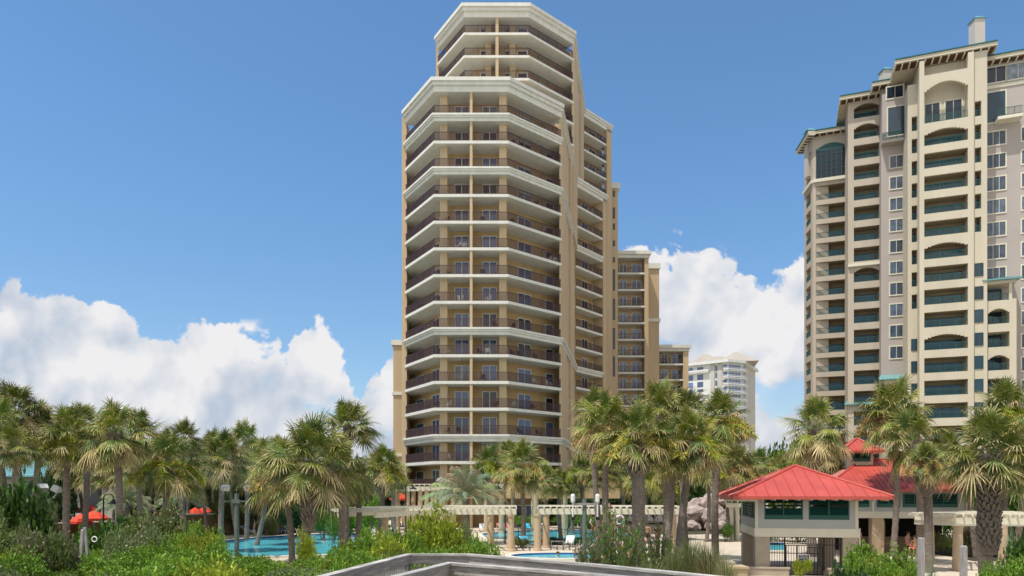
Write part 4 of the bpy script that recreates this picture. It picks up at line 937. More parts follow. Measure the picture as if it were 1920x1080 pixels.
# ================================================================== palms
GREENS = [(0.16, 0.215, 0.028), (0.12, 0.19, 0.03), (0.21, 0.24, 0.03), (0.12, 0.205, 0.055)]
STRAW = (0.60, 0.47, 0.23); BROWN = (0.20, 0.13, 0.07)
def mixc(a, b, t): return tuple(a[i] * (1 - t) + b[i] * t for i in range(3))
def palm_crown(seed, n_leaf=40, r=1.95, dry=0.3, lowest=-60, nseg=13):
    rr = random.Random(seed); mb = MB()
    for i in range(n_leaf):
        t = (i + 0.5) / n_leaf; az = i * 2.39996 + rr.uniform(-.25, .25)
        el = R(84 + (lowest - 84) * t ** 0.95 + rr.uniform(-14, 14))
        Lp = r * rr.uniform(0.34, 0.66); Rb = r * rr.uniform(0.38, 0.52)
        d0 = Vector((math.cos(el) * math.cos(az), math.cos(el) * math.sin(az), math.sin(el)))
        drop = 0.18 * r * math.cos(el) ** 2
        base = Vector((d0.x * 0.12, d0.y * 0.12, -0.25 * t * r * 0.5))
        dryl = 1.0 if rr.random() < dry * max(0, t - 0.35) * 1.5 else 0.0
        g = mixc(rr.choice(GREENS), (0.16, 0.17, 0.05), max(0, t - 0.3) * 0.7)
        g = mixc(g, mixc(STRAW, BROWN, rr.random() * .8), 0.85 * dryl); br = rr.uniform(0.75, 1.3); g = tuple(x * br for x in g)
        pts = [base + d0 * (Lp * s) - Vector((0, 0, drop * s * s)) for s in (0, .35, .7, 1)]
        for a, b in zip(pts, pts[1:]): mb.tube(a, b, 0.02, 0.017, 3, mixc(g, (0.2, 0.24, 0.09), .6), cap=False)
        f = (pts[3] - pts[2]).normalized(); s = f.cross(Vector((0, 0, 1)))
        s = s.normalized() if s.length > .05 else Vector((-math.sin(az), math.cos(az), 0)); n = s.cross(f).normalized()
        roll = rr.uniform(-.35, .35); s, n = s * math.cos(roll) + n * math.sin(roll), n * math.cos(roll) - s * math.sin(roll)
        h = pts[3]; tipc = mixc(g, STRAW, rr.uniform(.4, 1.15))
        for j in range(-nseg, nseg + 1):
            a = R(122) * j / nseg * rr.uniform(.97, 1.03); fr = abs(j) / nseg
            o = h + f * (0.3 * Rb * (1 - fr))
            d = (f * math.cos(a) + s * math.sin(a) - n * (0.22 * abs(math.sin(a)) - 0.02)).normalized()
            L = Rb * (1.0 - 0.3 * fr) * rr.uniform(.85, 1.1); wv = d.cross(n).normalized() * (0.022 * r / 1.95)
            sag = L * rr.uniform(0.06, 0.55) * (1.4 if dryl else 1)
            ps = []
            for q, wq in ((0, .75), (.38, 1.25), (.72, .8), (1.0, 0.12)):
                c = o + d * (L * q) + Vector((0, 0, -sag * q ** 2.6)) + n * (0.02 * (j % 2)); ps += [c - wv * wq, c + wv * wq]
            b2 = rr.uniform(.8, 1.25); c1 = tuple(x * b2 * .8 for x in g); c3 = tuple(x * b2 for x in mixc(g, tipc if rr.random() < .65 else g, .95)); c2 = mixc(c1, c3, .35)
            mb.add(ps[:4], [(0, 1, 3, 2)], c1); mb.add(ps[2:6], [(0, 1, 3, 2)], c2); mb.add(ps[4:8], [(0, 1, 3, 2)], c3)
    return mb
def skirt(seed, r=1.3, n=14):
    """old brown fronds hanging against the trunk"""
    rr = random.Random(seed); mb = MB()
    for i in range(n):
        az = i * 2.4 + rr.uniform(-.3, .3); d = Vector((math.cos(az), math.sin(az), 0)); c0 = tuple(x * rr.uniform(.7, 1.3) for x in mixc(BROWN, STRAW, rr.random()))
        h = d * rr.uniform(.35, .7) * r * .6 + Vector((0, 0, -rr.uniform(.3, .7) * r)); mb.tube(d * .1, h, .02, .015, 3, c0, cap=False)
        for j in range(-6, 7):
            dd = (d * (.25 + .1 * rr.random()) + Vector((-d.y, d.x, 0)) * (j * .085) + Vector((0, 0, -1))).normalized(); L = r * rr.uniform(.35, .55); wv = Vector((-d.y, d.x, 0)) * .028
            a, b, c = h, h + dd * L * .6, h + dd * L; mb.add([a - wv * .5, a + wv * .5, b - wv, b + wv, c], [(0, 1, 3, 2), (2, 3, 4)], c0)
    return mb
def fruit(seed, c, r=1.5, n=10):
    rr = random.Random(seed); mb = MB()
    for i in range(n):
        az = i * 2 * math.pi / n + rr.uniform(-.4, .4); d = Vector((math.cos(az), math.sin(az), 0)); Lr = r * rr.uniform(.8, 1.15); p = []
        for k in range(7): q = k / 6; p.append(d * (Lr * q) + Vector((0, 0, 0.25 * r * math.sin(q * 2.2) - 0.75 * r * q * q)))
        cc = tuple(x * rr.uniform(.8, 1.2) for x in c)
        for a, b in zip(p, p[1:]): mb.tube(a, b, .015, .012, 3, cc, cap=False)
        for k in range(430):
            q = rr.uniform(.3, 1.0); i0 = min(5, int(q * 6)); b = p[i0].lerp(p[i0 + 1], q * 6 - i0); c1 = tuple(x * rr.uniform(.65, 1.45) for x in c)
            e = b + Vector((rr.gauss(0, .10), rr.gauss(0, .10), rr.gauss(-.08, .09))) * r; w_ = Vector((rr.uniform(-1, 1), rr.uniform(-1, 1), rr.uniform(-.5, .5))).normalized() * .0085 * (1 + rr.random())
            m_ = (b + e) / 2 + Vector((0, 0, .03)); mb.add([b, m_ - w_ * 1.6, e, m_ + w_ * 1.6], [(0, 1, 2, 3)], c1)
    return mb
CROWNS = [palm_crown(10 + i, 50 + i % 3 * 5, dry=(.25, .45, .2, .6, .35, .5, .3, .7, .15)[i], lowest=(-34, -46, -26, -52, -40, -24, -44, -56, -18)[i], r=1.95 * (1, .95, 1.04, 1, .92, 1.05, .97, 1, 1.06)[i]).mesh('crown', 'leaf') for i in range(9)]
SKIRTS = [skirt(40 + i).mesh('dead_fronds', 'leaf') for i in range(2)]
FR = {'y': fruit(60, (0.38, 0.40, 0.05)).mesh('flower_stalks', 'leaf'), 'o': fruit(61, (0.46, 0.36, 0.14)).mesh('flower_stalks', 'leaf'), 'm': fruit(62, (0.43, 0.39, 0.08)).mesh('flower_stalks', 'leaf')}
def trunk_mesh(base, top, r0, r1, seed, bend=0.0):
    rr = random.Random(seed); mb = MB(); rings = []; n = 12; L = (top - base).length; m_ = max(8, int(L / 0.28))
    side = Vector((math.cos(seed), math.sin(seed), 0))
    for k in range(m_ + 1):
        t = k / m_; c = base.lerp(top, t) + side * (bend * math.sin(t * math.pi)); r = (r0 * (1.25 - .25 * min(1, t * 8))) * (1 - t) + r1 * t; r *= 1 + (.05 if k % 2 else -.03) + rr.uniform(-.02, .02)
        rings.append([(c.x + r * (1 + rr.uniform(-.05, .05)) * math.cos(2 * math.pi * i / n), c.y + r * math.sin(2 * math.pi * i / n), c.z) for i in range(n)])
    mb.loft(rings); return mb
def boots_mesh(L, r, seed, dens=1.0):
    """criss-cross of old leaf bases round the upper trunk; origin at its top"""
    rr = random.Random(seed); mb = MB(); n = int(L * 62 * dens)
    for i in range(n):
        t = i / n; az = i * 2.39996; z = -L * t + rr.uniform(-.04, .04); taper = 1.0 - .45 * max(0, (t - .75) / .25) ** 2
        rad = r * taper; d = Vector((math.cos(az), math.sin(az), 0)); s = Vector((-d.y, d.x, 0)); lean = rr.uniform(-.35, .35)
        up_ = (Vector((0, 0, 1)) * .85 + d * rr.uniform(.25, .55) + s * lean).normalized(); Ls = rr.uniform(.2, .36) * (1.0 if rr.random() > .08 else 1.8)
        a = d * (rad * .72) + Vector((0, 0, z)); b = a + up_ * Ls; w0, w1, th = .085, .05, .035; o = up_.cross(s).normalized()
        vs = [a - s * w0 - o * th, a + s * w0 - o * th, a + s * w0 + o * th, a - s * w0 + o * th, b - s * w1 - o * th * .6, b + s * w1 - o * th * .6, b + s * w1 + o * th * .6, b - s * w1 + o * th * .6]
        mb.add(vs, [(0, 3, 2, 1), (4, 5, 6, 7), (0, 1, 5, 4), (1, 2, 6, 5), (2, 3, 7, 6), (3, 0, 4, 7)])
    mb.tube((0, 0, -L), (0, 0, 0.1), r * .6, r * .7, 10)
    return mb
BOOTC = {}
def palm(px, cy, wpx, d, label, bx=None, boots=0.0, fr=None, sk=False, v=None, group=None, rt=0.19, br=0.34, lean_y=0.0, name='sabal_palm'):
    """crown centre at pixel (px, cy) and depth d, crown width in pixels, trunk foot at pixel column bx"""
    palm.n += 1; i = palm.n; v = palm.n if v is None else v
    c = at(px, cy, d); bx = px if bx is None else bx; x0 = px_x(bx, d); y0 = d + lean_y; g0 = max(gz(x0, y0), 0.0) - 0.05
    T_ = thing(name, label, 'palm tree', (x0, y0, g0), 0, group); s = (wpx * d / F) / 2 / 1.95; top = c + Vector((0, 0, -0.35 * s)); off = Vector((x0, y0, g0))
    tm = trunk_mesh(Vector((0, 0, 0)), top - off, rt, rt * .9, i, 0.06 if bx == px else 0.25); tm.build('trunk', 'bark', T_, smooth=False, world=False)
    cr = link('crown', CROWNS[v % 9], T_, c - off); k0 = random.uniform(.9, 1.05); cr.scale = (s * k0, s * k0, s * random.uniform(.92, 1.08)); cr.rotation_euler = (random.uniform(-.2, .2), random.uniform(-.2, .2), i * 1.7)
    ax = (top - off).normalized(); q = ax.to_track_quat('Z', 'Y').to_euler()
    if boots:
        k = (boots, br)
        if k not in BOOTC: BOOTC[k] = boots_mesh(boots, br, i).mesh('boots', 'boots')
        b = link('boots', BOOTC[k], T_, top - off + Vector((0, 0, .25))); b.rotation_euler = q
    if sk: k_ = link('dead_fronds', SKIRTS[i % 2], T_, c - off + Vector((0, 0, -.3 * s))); k_.scale = (s * .75, s * .75, s * .6); k_.rotation_euler[2] = i
    if fr: f_ = link('flower_stalks', FR[fr], T_, c - off + Vector((0, 0, -.12 * s))); f_.scale = (s * 1.2, s * 1.2, s * 1.15); f_.rotation_euler[2] = i * .9
    return T_
palm.n = 0; random.seed(3)
LG = 'palms on the left bank'
# left bank
palm(-8, 800, 140, 40, 'palm cut by the left edge of the photo, behind the bushes', bx=6, boots=1.2, sk=True)
palm(30, 772, 125, 44, 'tallest palm of the far left clump, near the left edge', bx=24, sk=True)
palm(78, 800, 115, 45, 'palm with slim straight trunk right behind the leaning trunk at far left', bx=70, fr='y')
palm(28, 835, 105, 38, 'palm on a strongly leaning trunk that runs down right at the far left', bx=88, rt=.2, sk=True)
palm(128, 822, 120, 41, 'palm with yellow flower stalks just right of the floodlight pole at far left', bx=126, fr='y')
palm(160, 800, 120, 47, 'palm with a thick rough trunk above the red umbrellas', bx=153, boots=1.6, fr='m')
palm(216, 812, 140, 39, 'broad palm with straw fronds and a thick rough collar, upper left skyline', bx=213, boots=1.3, sk=True)
palm(255, 815, 105, 50, 'palm half hidden behind the broad left skyline palm', bx=262, boots=1.0)
palm(316, 868, 135, 42, 'lower palm with yellow stalks hanging over the brown wall', bx=318, boots=1.5, fr='y', sk=True)
palm(345, 822, 92, 58, 'rounded far palm on the skyline left of the dip', bx=350, group=LG)
palm(420, 855, 100, 50, 'palm with a straight bare trunk in front of the red umbrellas by the brown wall', bx=415)
palm(458, 832, 100, 62, 'far rounded palm on the skyline above the second floodlight pole', bx=462)
palm(500, 868, 100, 56, 'mid palm right of the second floodlight pole', bx=480)
palm(532, 885, 125, 43, 'drooping straw palm left of the thick patterned trunk by the pool', bx=548, sk=True, fr='o')
palm(582, 862, 165, 38, 'large palm with the thick criss-cross trunk standing at the pool edge', bx=577, boots=3.6, br=.44, rt=.26, v=2)
palm(583, 826, 70, 72, 'small far palm top peeking above the large poolside palm', bx=585)
palm(655, 800, 122, 45, 'tall airy palm against white cloud left of the central tower', bx=650, boots=.8)
palm(638, 878, 125, 42, 'palm with rough shaggy collar at the right end of the left pool', bx=636, boots=1.2, sk=True)
palm(668, 895, 90, 46, 'palm with a slim pale trunk just right of the left pool', bx=664)
palm(716, 875, 95, 51, 'palm with the brown shaggy neck beside the terrace pergola end', bx=708, boots=1.9, br=.4, fr='y')
palm(738, 888, 70, 60, 'small palm touching the left edge of the central tower', bx=742, fr='y')
for px, cy, w_, d in ((290, 880, 80, 66), (385, 870, 85, 68), (475, 890, 80, 70), (610, 890, 80, 68), (690, 905, 70, 70), (520, 852, 85, 74), (400, 838, 80, 76), (310, 845, 80, 74), (560, 905, 70, 72), (240, 880, 90, 62), (185, 880, 90, 64), (265, 862, 90, 70), (430, 866, 85, 64), (365, 858, 80, 70), (545, 862, 80, 76), (630, 858, 76, 74), (480, 856, 84, 72), (140, 862, 90, 66), (700, 880, 70, 76), (225, 858, 84, 74)):
    palm(px, cy, w_, d, 'slender background palm among the dense palms of the left bank', bx=px + random.uniform(-22, 22), group=LG, rt=.15, sk=random.random() < .5)
# centre
palm(916, 866, 78, 63, 'round green palm with yellow stalks before the lower floors of the central tower', bx=922, fr='y')
palm(976, 872, 106, 56, 'palm with ochre flower stalks and a shaggy neck in front of the tower entrance', bx=980, boots=2.0, br=.36, fr='o')
palm(955, 850, 60, 66, 'small green palm top just behind the ochre flowered palm', bx=958)
palm(1022, 897, 66, 60, 'small low palm by the cream pergola column, left one of the pair', bx=1018)
palm(1050, 905, 62, 62, 'small low palm by the cream pergola column, right one of the pair', bx=1052)
palm(1140, 800, 140, 40, 'large palm with silver straw fronds left in the central palm group', bx=1147, fr='o')
palm(1112, 770, 96, 45, 'palm rising behind the left side of the central group', bx=1130, sk=True)
palm(1196, 815, 160, 34, 'palm with a bulging grey booted neck in the middle of the central group', bx=1196, boots=2.1, br=.52, rt=.33, fr='m', sk=True)
palm(1235, 770, 130, 41, 'palm with brown tipped fronds at the top of the central group', bx=1247, rt=.2)
palm(1262, 842, 130, 37, 'low hanging palm crown with straw fronds over two slim dark trunks', bx=1240, sk=True, rt=.18)
palm(1300, 820, 145, 36, 'palm with sweeping straw fronds right in the central group', bx=1268, rt=.2, fr='y', sk=True)
palm(1285, 775, 100, 44, 'palm with lime flower stalks in front of the small distant tower', bx=1290, boots=4.0, br=.36, fr='y')
palm(1350, 785, 132, 39, 'palm on a tall straight speckled trunk just left of the gatehouse roof', bx=1343, rt=.2, fr='m')
for px, cy, w_, d, f_ in ((1090, 880, 80, 62, 'y'), (1130, 885, 80, 60, 'o'), (1165, 880, 80, 64, None), (1210, 890, 90, 58, 'y'), (1380, 870, 90, 62, 'o'), (1425, 872, 80, 68, None), (1360, 885, 80, 66, 'm'), (1325, 870, 85, 60, 'y'), (1250, 900, 80, 62, 'y'), (1460, 880, 70, 74, None), (1080, 905, 60, 70, None)):
    palm(px, cy, w_, d, 'background palm behind the central palm group and pergola', bx=px + random.uniform(-8, 8), group='palms behind the centre pergola', rt=.16, fr=f_)
# right
palm(1528, 802, 135, 47, 'palm with thick rough trunk right behind the gatehouse roof peak', bx=1525, boots=2.6, br=.42, rt=.28)
palm(1552, 850, 92, 54, 'lower palm behind the right side of the rough-trunked roof palm', bx=1556, boots=1.5)
palm(1675, 775, 138, 47, 'tall palm in front of the beige tower with slim speckled trunk by the bar', bx=1674, fr='o')
palm(1712, 826, 148, 42, 'wide straw-fringed palm over the red bar roof', bx=1722, sk=True, boots=.8)
palm(1738, 866, 86, 38, 'palm with ochre flower crown and a shaggy spiky neck in front of the bar', bx=1740, boots=1.9, br=.36, fr='o', rt=.22)
palm(1856, 852, 190, 32, 'large palm with very thick dark booted trunk near the right edge', bx=1853, boots=4.3, br=.52, rt=.3, v=2)
palm(1885, 768, 140, 46, 'palm high at the right edge in front of the beige tower', bx=1893, boots=1.2, fr='y')
palm(1815, 872, 95, 46, 'palm with lime flowers between the spiky palm and the thick booted palm', bx=1832, fr='y', boots=1.8)
palm(1918, 860, 110, 44, 'palm cut by the right edge of the photo', bx=1898, boots=2.2)
palm(1780, 850, 90, 52, 'palm with lime flower stalks behind the wide straw-fringed palm', bx=1790, fr='y')
# silvery feather palm
def feather(seed):
    rr = random.Random(seed); mb = MB()
    for i in range(52):
        t = i / 52; az = i * 2.4; el = R(80 - 75 * t); L = rr.uniform(2.3, 2.8); d = Vector((math.cos(az) * math.cos(el), math.sin(az) * math.cos(el), math.sin(el)))
        c = tuple(x * rr.uniform(.8, 1.25) for x in (0.36, 0.385, 0.235)); P_ = [d * (L * q) - Vector((0, 0, (0.5 + math.cos(el)) * 0.75 * q ** 2.3)) for q in [k / 12 for k in range(13)]]
        for a, b in zip(P_, P_[1:]): mb.tube(a, b, .022, .018, 3, c, cap=False)
        for k in range(46):
            q = .18 + .82 * k / 46; i0 = min(11, int(q * 12)); p = P_[i0].lerp(P_[i0 + 1], q * 12 - i0); f = (P_[i0 + 1] - P_[i0]).normalized(); s = f.cross(Vector((0, 0, 1))).normalized()
            for sg in (-1, 1):
                dd = (f * .8 + s * sg * rr.uniform(.3, .7) + Vector((0, 0, rr.uniform(.0, .5) - .9 * q))).normalized(); l = .55 * (1 - .55 * abs(q - .45)) * rr.uniform(.75, 1.25); e = p + dd * l - Vector((0, 0, .45 * l)); m_ = p + dd * l * .55 - Vector((0, 0, .1 * l)); w_ = f * .011 + s * .004
                mb.add([p - w_, p + w_, m_ + w_ * 1.3, m_ - w_ * 1.3], [(0, 1, 2, 3)], c); mb.add([m_ - w_ * 1.3, m_ + w_ * 1.3, e], [(0, 1, 2)], c)
    return mb
FPm = feather(3).mesh('crown', 'leaf')
fp = at(873, 930, 57); PT = thing('pindo_palm', 'silvery green feather palm with arching fronds in front of the terrace pergola', 'palm tree', (fp.x, fp.y, 0))
tm = trunk_mesh(Vector((0, 0, 0)), Vector((0, 0, fp.z - .2)), .25, .22, 5); tm.build('trunk', 'bark', PT, world=False)
cr = link('crown', FPm, PT, (0, 0, fp.z - .1)); cr.scale = (1.35, 1.35, 1.2)
for px, py, d in ((235, 945, 55), (340, 940, 60)):
    fp = at(px, py, d); PT = thing('pindo_palm', 'grey green feather palm in the shade under the left bank palms' + (', left one' if px < 300 else ', right one'), 'palm tree', (fp.x, fp.y, 0))
    trunk_mesh(Vector((0, 0, 0)), Vector((0, 0, fp.z)), .22, .2, 7).build('trunk', 'bark', PT, world=False); link('crown', FPm, PT, (0, 0, fp.z)).scale = (.8, .8, .75)

# ================================================================== shrubs
def shrub_mesh(seed, c, n=3200, leaf=.055, long=1.8, blobs=9, spread=.6, flat=1.0, cvar=.35, upright=0.0, c2=None):
    """unit shrub: radius about 1, height about 1, many small leaves on the shells of several clumps"""
    rs = np.random.RandomState(seed); B = []
    for i in range(blobs):
        a = rs.uniform(0, 2 * math.pi); q = math.sqrt(rs.uniform(0, 1)) * spread; B.append((q * math.cos(a), q * math.sin(a), rs.uniform(.3, .68) * flat, rs.uniform(.27, .42)))
    bi = rs.randint(0, blobs, n); d = rs.normal(size=(n, 3)); d[:, 2] = np.abs(d[:, 2]) * 1.0 - .35; d /= np.linalg.norm(d, axis=1)[:, None]
    Bq = np.array(B)[bi]; rad = Bq[:, 3] * (1 - np.abs(rs.normal(0, .16, n))) * (1 + .28 * np.sin(7 * d[:, 0] + bi) * np.cos(6 * d[:, 1] + 2 * bi))
    P_ = Bq[:, :3] + d * rad[:, None]; k = rs.rand(n) < .10; P_[k] += d[k] * rs.uniform(0, .13, (k.sum(), 1)); P_[:, 2] = np.maximum(P_[:, 2], 0.02)
    ns = 46; sb = rs.randint(0, blobs, ns); sdv = rs.normal(size=(ns, 3)); sdv[:, 2] = np.abs(sdv[:, 2]) + .3; sdv /= np.linalg.norm(sdv, axis=1)[:, None]
    m9 = n // 12; si = rs.randint(0, ns, m9); Bs = np.array(B)[sb][si]; P_[:m9] = Bs[:, :3] + sdv[si] * (Bs[:, 3] * rs.uniform(.85, 1.38, m9))[:, None] + rs.normal(0, .018, (m9, 3)); P_[:, 2] = np.maximum(P_[:, 2], 0.02)
    ax = d * .6 + rs.normal(0, .6, (n, 3)); ax[:, 2] += .35 + upright; ax /= np.linalg.norm(ax, axis=1)[:, None]
    sd2 = np.cross(ax, rs.normal(size=(n, 3))); sd2 /= np.linalg.norm(sd2, axis=1)[:, None]
    s = leaf * rs.uniform(.6, 1.35, n)[:, None]; V = np.stack([P_ - ax * s * long / 2, P_ + sd2 * s * .5, P_ + ax * s * long / 2, P_ - sd2 * s * .5], 1).reshape(-1, 3)
    me = bpy.data.meshes.new('foliage'); me.vertices.add(4 * n); me.vertices.foreach_set('co', V.ravel()); me.loops.add(4 * n); me.loops.foreach_set('vertex_index', np.arange(4 * n)); me.polygons.add(n)
    me.polygons.foreach_set('loop_start', np.arange(0, 4 * n, 4)); me.update(calc_edges=True)
    bc = np.array(c)[None, :] * (1 + rs.uniform(-.22, .22, blobs))[bi][:, None]
    if c2 is not None: sel = rs.rand(blobs)[bi] < .35; bc[sel] = np.array(c2)
    C_ = bc * (1 + rs.uniform(-cvar, cvar, n))[:, None]; ca = me.color_attributes.new('Col', 'FLOAT_COLOR', 'CORNER')
    ca.data.foreach_set('color', np.repeat(np.concatenate([C_, np.ones((n, 1))], 1), 4, axis=0).astype(np.float32).ravel()); me.materials.append(MATS['shrub_leaf']); return me
SH = {'b': [shrub_mesh(i, (0.17, 0.31, 0.028), 9000, .036, c2=(0.24, 0.33, 0.035)) for i in range(3)],
      'o': [shrub_mesh(20 + i, (0.15, 0.20, 0.05), 6500, .04, c2=(0.20, 0.19, 0.10)) for i in range(2)],
      'g': [shrub_mesh(30 + i, (0.20, 0.23, 0.11), 5500, .026, 2.6, c2=(0.16, 0.22, 0.07)) for i in range(2)],
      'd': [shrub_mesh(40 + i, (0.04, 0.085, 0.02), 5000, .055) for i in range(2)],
      'y': [shrub_mesh(50 + i, (0.30, 0.36, 0.03), 8000, .036, 2.4) for i in range(2)],
      'h': [shrub_mesh(60, (0.10, 0.20, 0.02), 5000, .035, flat=1.1, spread=.7, blobs=14)],
      'L': [shrub_mesh(70 + i, (0.065, 0.14, 0.02), 4200, .075, 1.3, c2=(.12, .23, .03)) for i in range(2)]}
twm = MB()
_r = random.Random(4)
for i in range(14):
    a = _r.uniform(0, 6.28); q = _r.uniform(.2, .6); twm.tube((0.05 * math.cos(a), 0.05 * math.sin(a), 0), (q * math.cos(a), q * math.sin(a), _r.uniform(.35, .7)), .018, .006, 4)
TWM = twm.mesh('stems', 'twig')
def shrub(px, ty, wpx, d, kind, label=None, group=None, cat='shrub', name='shrub', zb=None, ysc=1.0):
    shrub.n += 1; x = px_x(px, d); g0 = gz(x, d) if zb is None else zb; h = py_z(ty, d) - g0; r = wpx * d / F / 2
    if h < .25: h = .25
    S = thing(name, label or 'bright green shrub merging into the dense dune thicket at lower left', cat, (x, d, g0 - .03), 0, group if (label or group) else 'dune thicket shrubs')
    me = SH[kind][shrub.n % len(SH[kind])]; o = link('foliage', me, S); o.scale = (r * 1.05, r * 1.05 * ysc, h * 1.02); o.rotation_euler[2] = shrub.n * 2.1
    s_ = link('stems', TWM, S); s_.scale = (r, r, h); return S
shrub.n = 0
# distinctive left bushes
shrub(25, 905, 150, 30, 'L', 'tall dark broad-leaved bush at the left edge under the palms')
shrub(70, 945, 90, 33, 'o', 'olive bush at the foot of the floodlight pole, far left')
shrub(20, 975, 150, 24, 'o', 'olive twiggy bush at the left edge')
shrub(70, 1000, 150, 22, 'o', 'low olive green bush below the white electric box')
shrub(300, 952, 150, 34, 'o', 'large olive bush with an orange blossom left of the left pool')
shrub(255, 985, 130, 28, 'g', 'grey scrubby bush in the middle of the lower left thicket')
shrub(365, 972, 120, 33, 'b', 'bright bush at the left tip of the pool')
shrub(195, 985, 110, 34, 'L', 'leafy bush behind the two slim pale marker posts')
shrub(578, 998, 50, 36, 'y', 'yellow green creeper bush at the foot of the thick poolside palm')
shrub(690, 985, 120, 33, 'b', 'bright bush between the left pool and the curved pergola')
shrub(818, 958, 130, 33, 'y', 'tall feathery yellow green bush in front of the curved pergola')
shrub(858, 975, 70, 35, 'g', 'grey green airy bush right of the tall feathery bush')
shrub(895, 998, 110, 30, 'b', 'round bright green mound just behind the boardwalk railing')
shrub(760, 985, 110, 32, 'b', 'bright shrub left of the tall feathery bush')
shrub(738, 1002, 100, 27, 'y', 'lime coloured shrub above the corner of the boardwalk railing')
# filler thicket
rg = random.Random(11)
prof_t = [(0, 1000), (90, 1035), (160, 1030), (230, 1010), (330, 995), (400, 1010), (450, 1034), (530, 1036), (600, 1030), (660, 1012), (720, 1005), (800, 1015), (900, 1022), (960, 1035)]
def ptop(px): return float(np.interp(px, [p[0] for p in prof_t], [p[1] for p in prof_t]))
for d, dy, st in ((31, 0, 58), (26, 14, 66), (22, 26, 74), (18.5, 40, 92), (15.5, 58, 120)):
    px = -60 + rg.uniform(0, 40)
    while px < (950 if d > 20 else (760 if d > 16 else 640)):
        shrub(px, ptop(px) + 7 + dy + rg.uniform(-12, 12), st * rg.uniform(1.5, 2.1), d + rg.uniform(-1.5, 1.5), rg.choice('bbbybbbbbb' if rg.random() < .93 else 'g')); px += st * rg.uniform(.75, 1.15)
# behind, under the palms: dark thicket closing the view to the horizon
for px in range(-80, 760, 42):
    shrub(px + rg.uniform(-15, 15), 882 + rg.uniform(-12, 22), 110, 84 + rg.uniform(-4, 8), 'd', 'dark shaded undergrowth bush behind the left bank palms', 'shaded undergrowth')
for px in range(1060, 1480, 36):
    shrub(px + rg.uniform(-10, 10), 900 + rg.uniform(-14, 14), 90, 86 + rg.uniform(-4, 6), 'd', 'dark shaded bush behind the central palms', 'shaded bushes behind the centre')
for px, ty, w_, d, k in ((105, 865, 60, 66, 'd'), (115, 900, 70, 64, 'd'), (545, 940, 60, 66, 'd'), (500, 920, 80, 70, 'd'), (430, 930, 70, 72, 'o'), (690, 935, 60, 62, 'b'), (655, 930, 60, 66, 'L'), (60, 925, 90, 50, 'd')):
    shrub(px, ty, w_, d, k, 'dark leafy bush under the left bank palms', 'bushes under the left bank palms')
shrub(605, 957, 60, 62, 'h', 'clipped green hedge at the right end of the brown wall'); shrub(650, 960, 60, 62, 'h', 'clipped green hedge behind the slim pool palm')
shrub(625, 975, 40, 58, 'h', 'small round clipped bush by the left pool deck'); shrub(500, 962, 40, 68, 'o', 'small palm-like tuft between the loungers and the wall')
for px, ty, w_, d, t in ((990, 968, 90, 80, 'left'), (1060, 966, 90, 80, 'middle'), (1110, 970, 70, 78, 'right')): shrub(px, ty, w_, d, 'h', 'green hedge strip behind the right pool, %s part' % t)
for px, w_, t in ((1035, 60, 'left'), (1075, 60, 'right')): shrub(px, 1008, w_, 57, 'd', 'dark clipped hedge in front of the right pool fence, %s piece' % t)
shrub(975, 1008, 46, 54, 'o', 'small potted-looking shrub between pergola columns')
# trees beyond the gate
for px, ty, w_, d, k in ((1395, 840, 110, 92, 'b'), (1445, 850, 90, 96, 'L'), (1480, 838, 80, 100, 'b'), (1505, 846, 70, 90, 'o'), (1560, 860, 90, 92, 'b'), (1350, 860, 100, 90, 'o'), (1420, 868, 100, 84, 'y'), (1475, 862, 70, 82, 'y'), (1300, 880, 100, 88, 'd')):
    shrub(px, ty, w_, d, k, 'leafy background tree beyond the gatehouse roof', 'trees beyond the gatehouse', cat='tree', name='broadleaf_tree')
shrub(1440, 975, 46, 57, 'h', 'low hedge seen left of the gatehouse pillar'); shrub(1360, 985, 36, 60, 'h', 'small hedge by the small white pergola'); shrub(1500, 985, 120, 60, 'h', 'hedge seen through the iron gate')
# right side
shrub(1650, 1012, 150, 29, 'b', 'big round glossy green bush right of the gatehouse'); shrub(1615, 1040, 90, 26, 'b', 'low green bush at the foot of the gatehouse pillar'); shrub(1600, 1062, 100, 22, 'd', 'darker low bush under the big round bush'); shrub(1690, 1045, 80, 26, 'b', 'green bush left of the wooden post')
shrub(1905, 1040, 130, 24, 'b', 'bright feathery bush in the lower right corner'); shrub(1850, 1066, 90, 20, 'b', 'low bright bush under the thick booted palm'); shrub(1940, 1010, 90, 30, 'L', 'leafy bush cut by the right edge')
shrub(1502, 1050, 40, 35, 'y', 'small yellow green potted bush in front of the iron gate')
for px, ty, w_, d in ((1800, 925, 70, 60), (1845, 900, 80, 66), (1905, 905, 90, 66), (1770, 900, 60, 72), (1940, 915, 90, 60)): shrub(px, ty, w_, d, 'L', 'leafy bush behind the side pergola at right', 'bushes behind the side pergola')
for px, ty, w_, d in ((1775, 1000, 50, 48), (1830, 985, 70, 47), (1870, 995, 60, 48), (1915, 985, 60, 46)): shrub(px, ty, w_, d, 'o', 'low planting under the side pergola at right', 'planting under the side pergola')
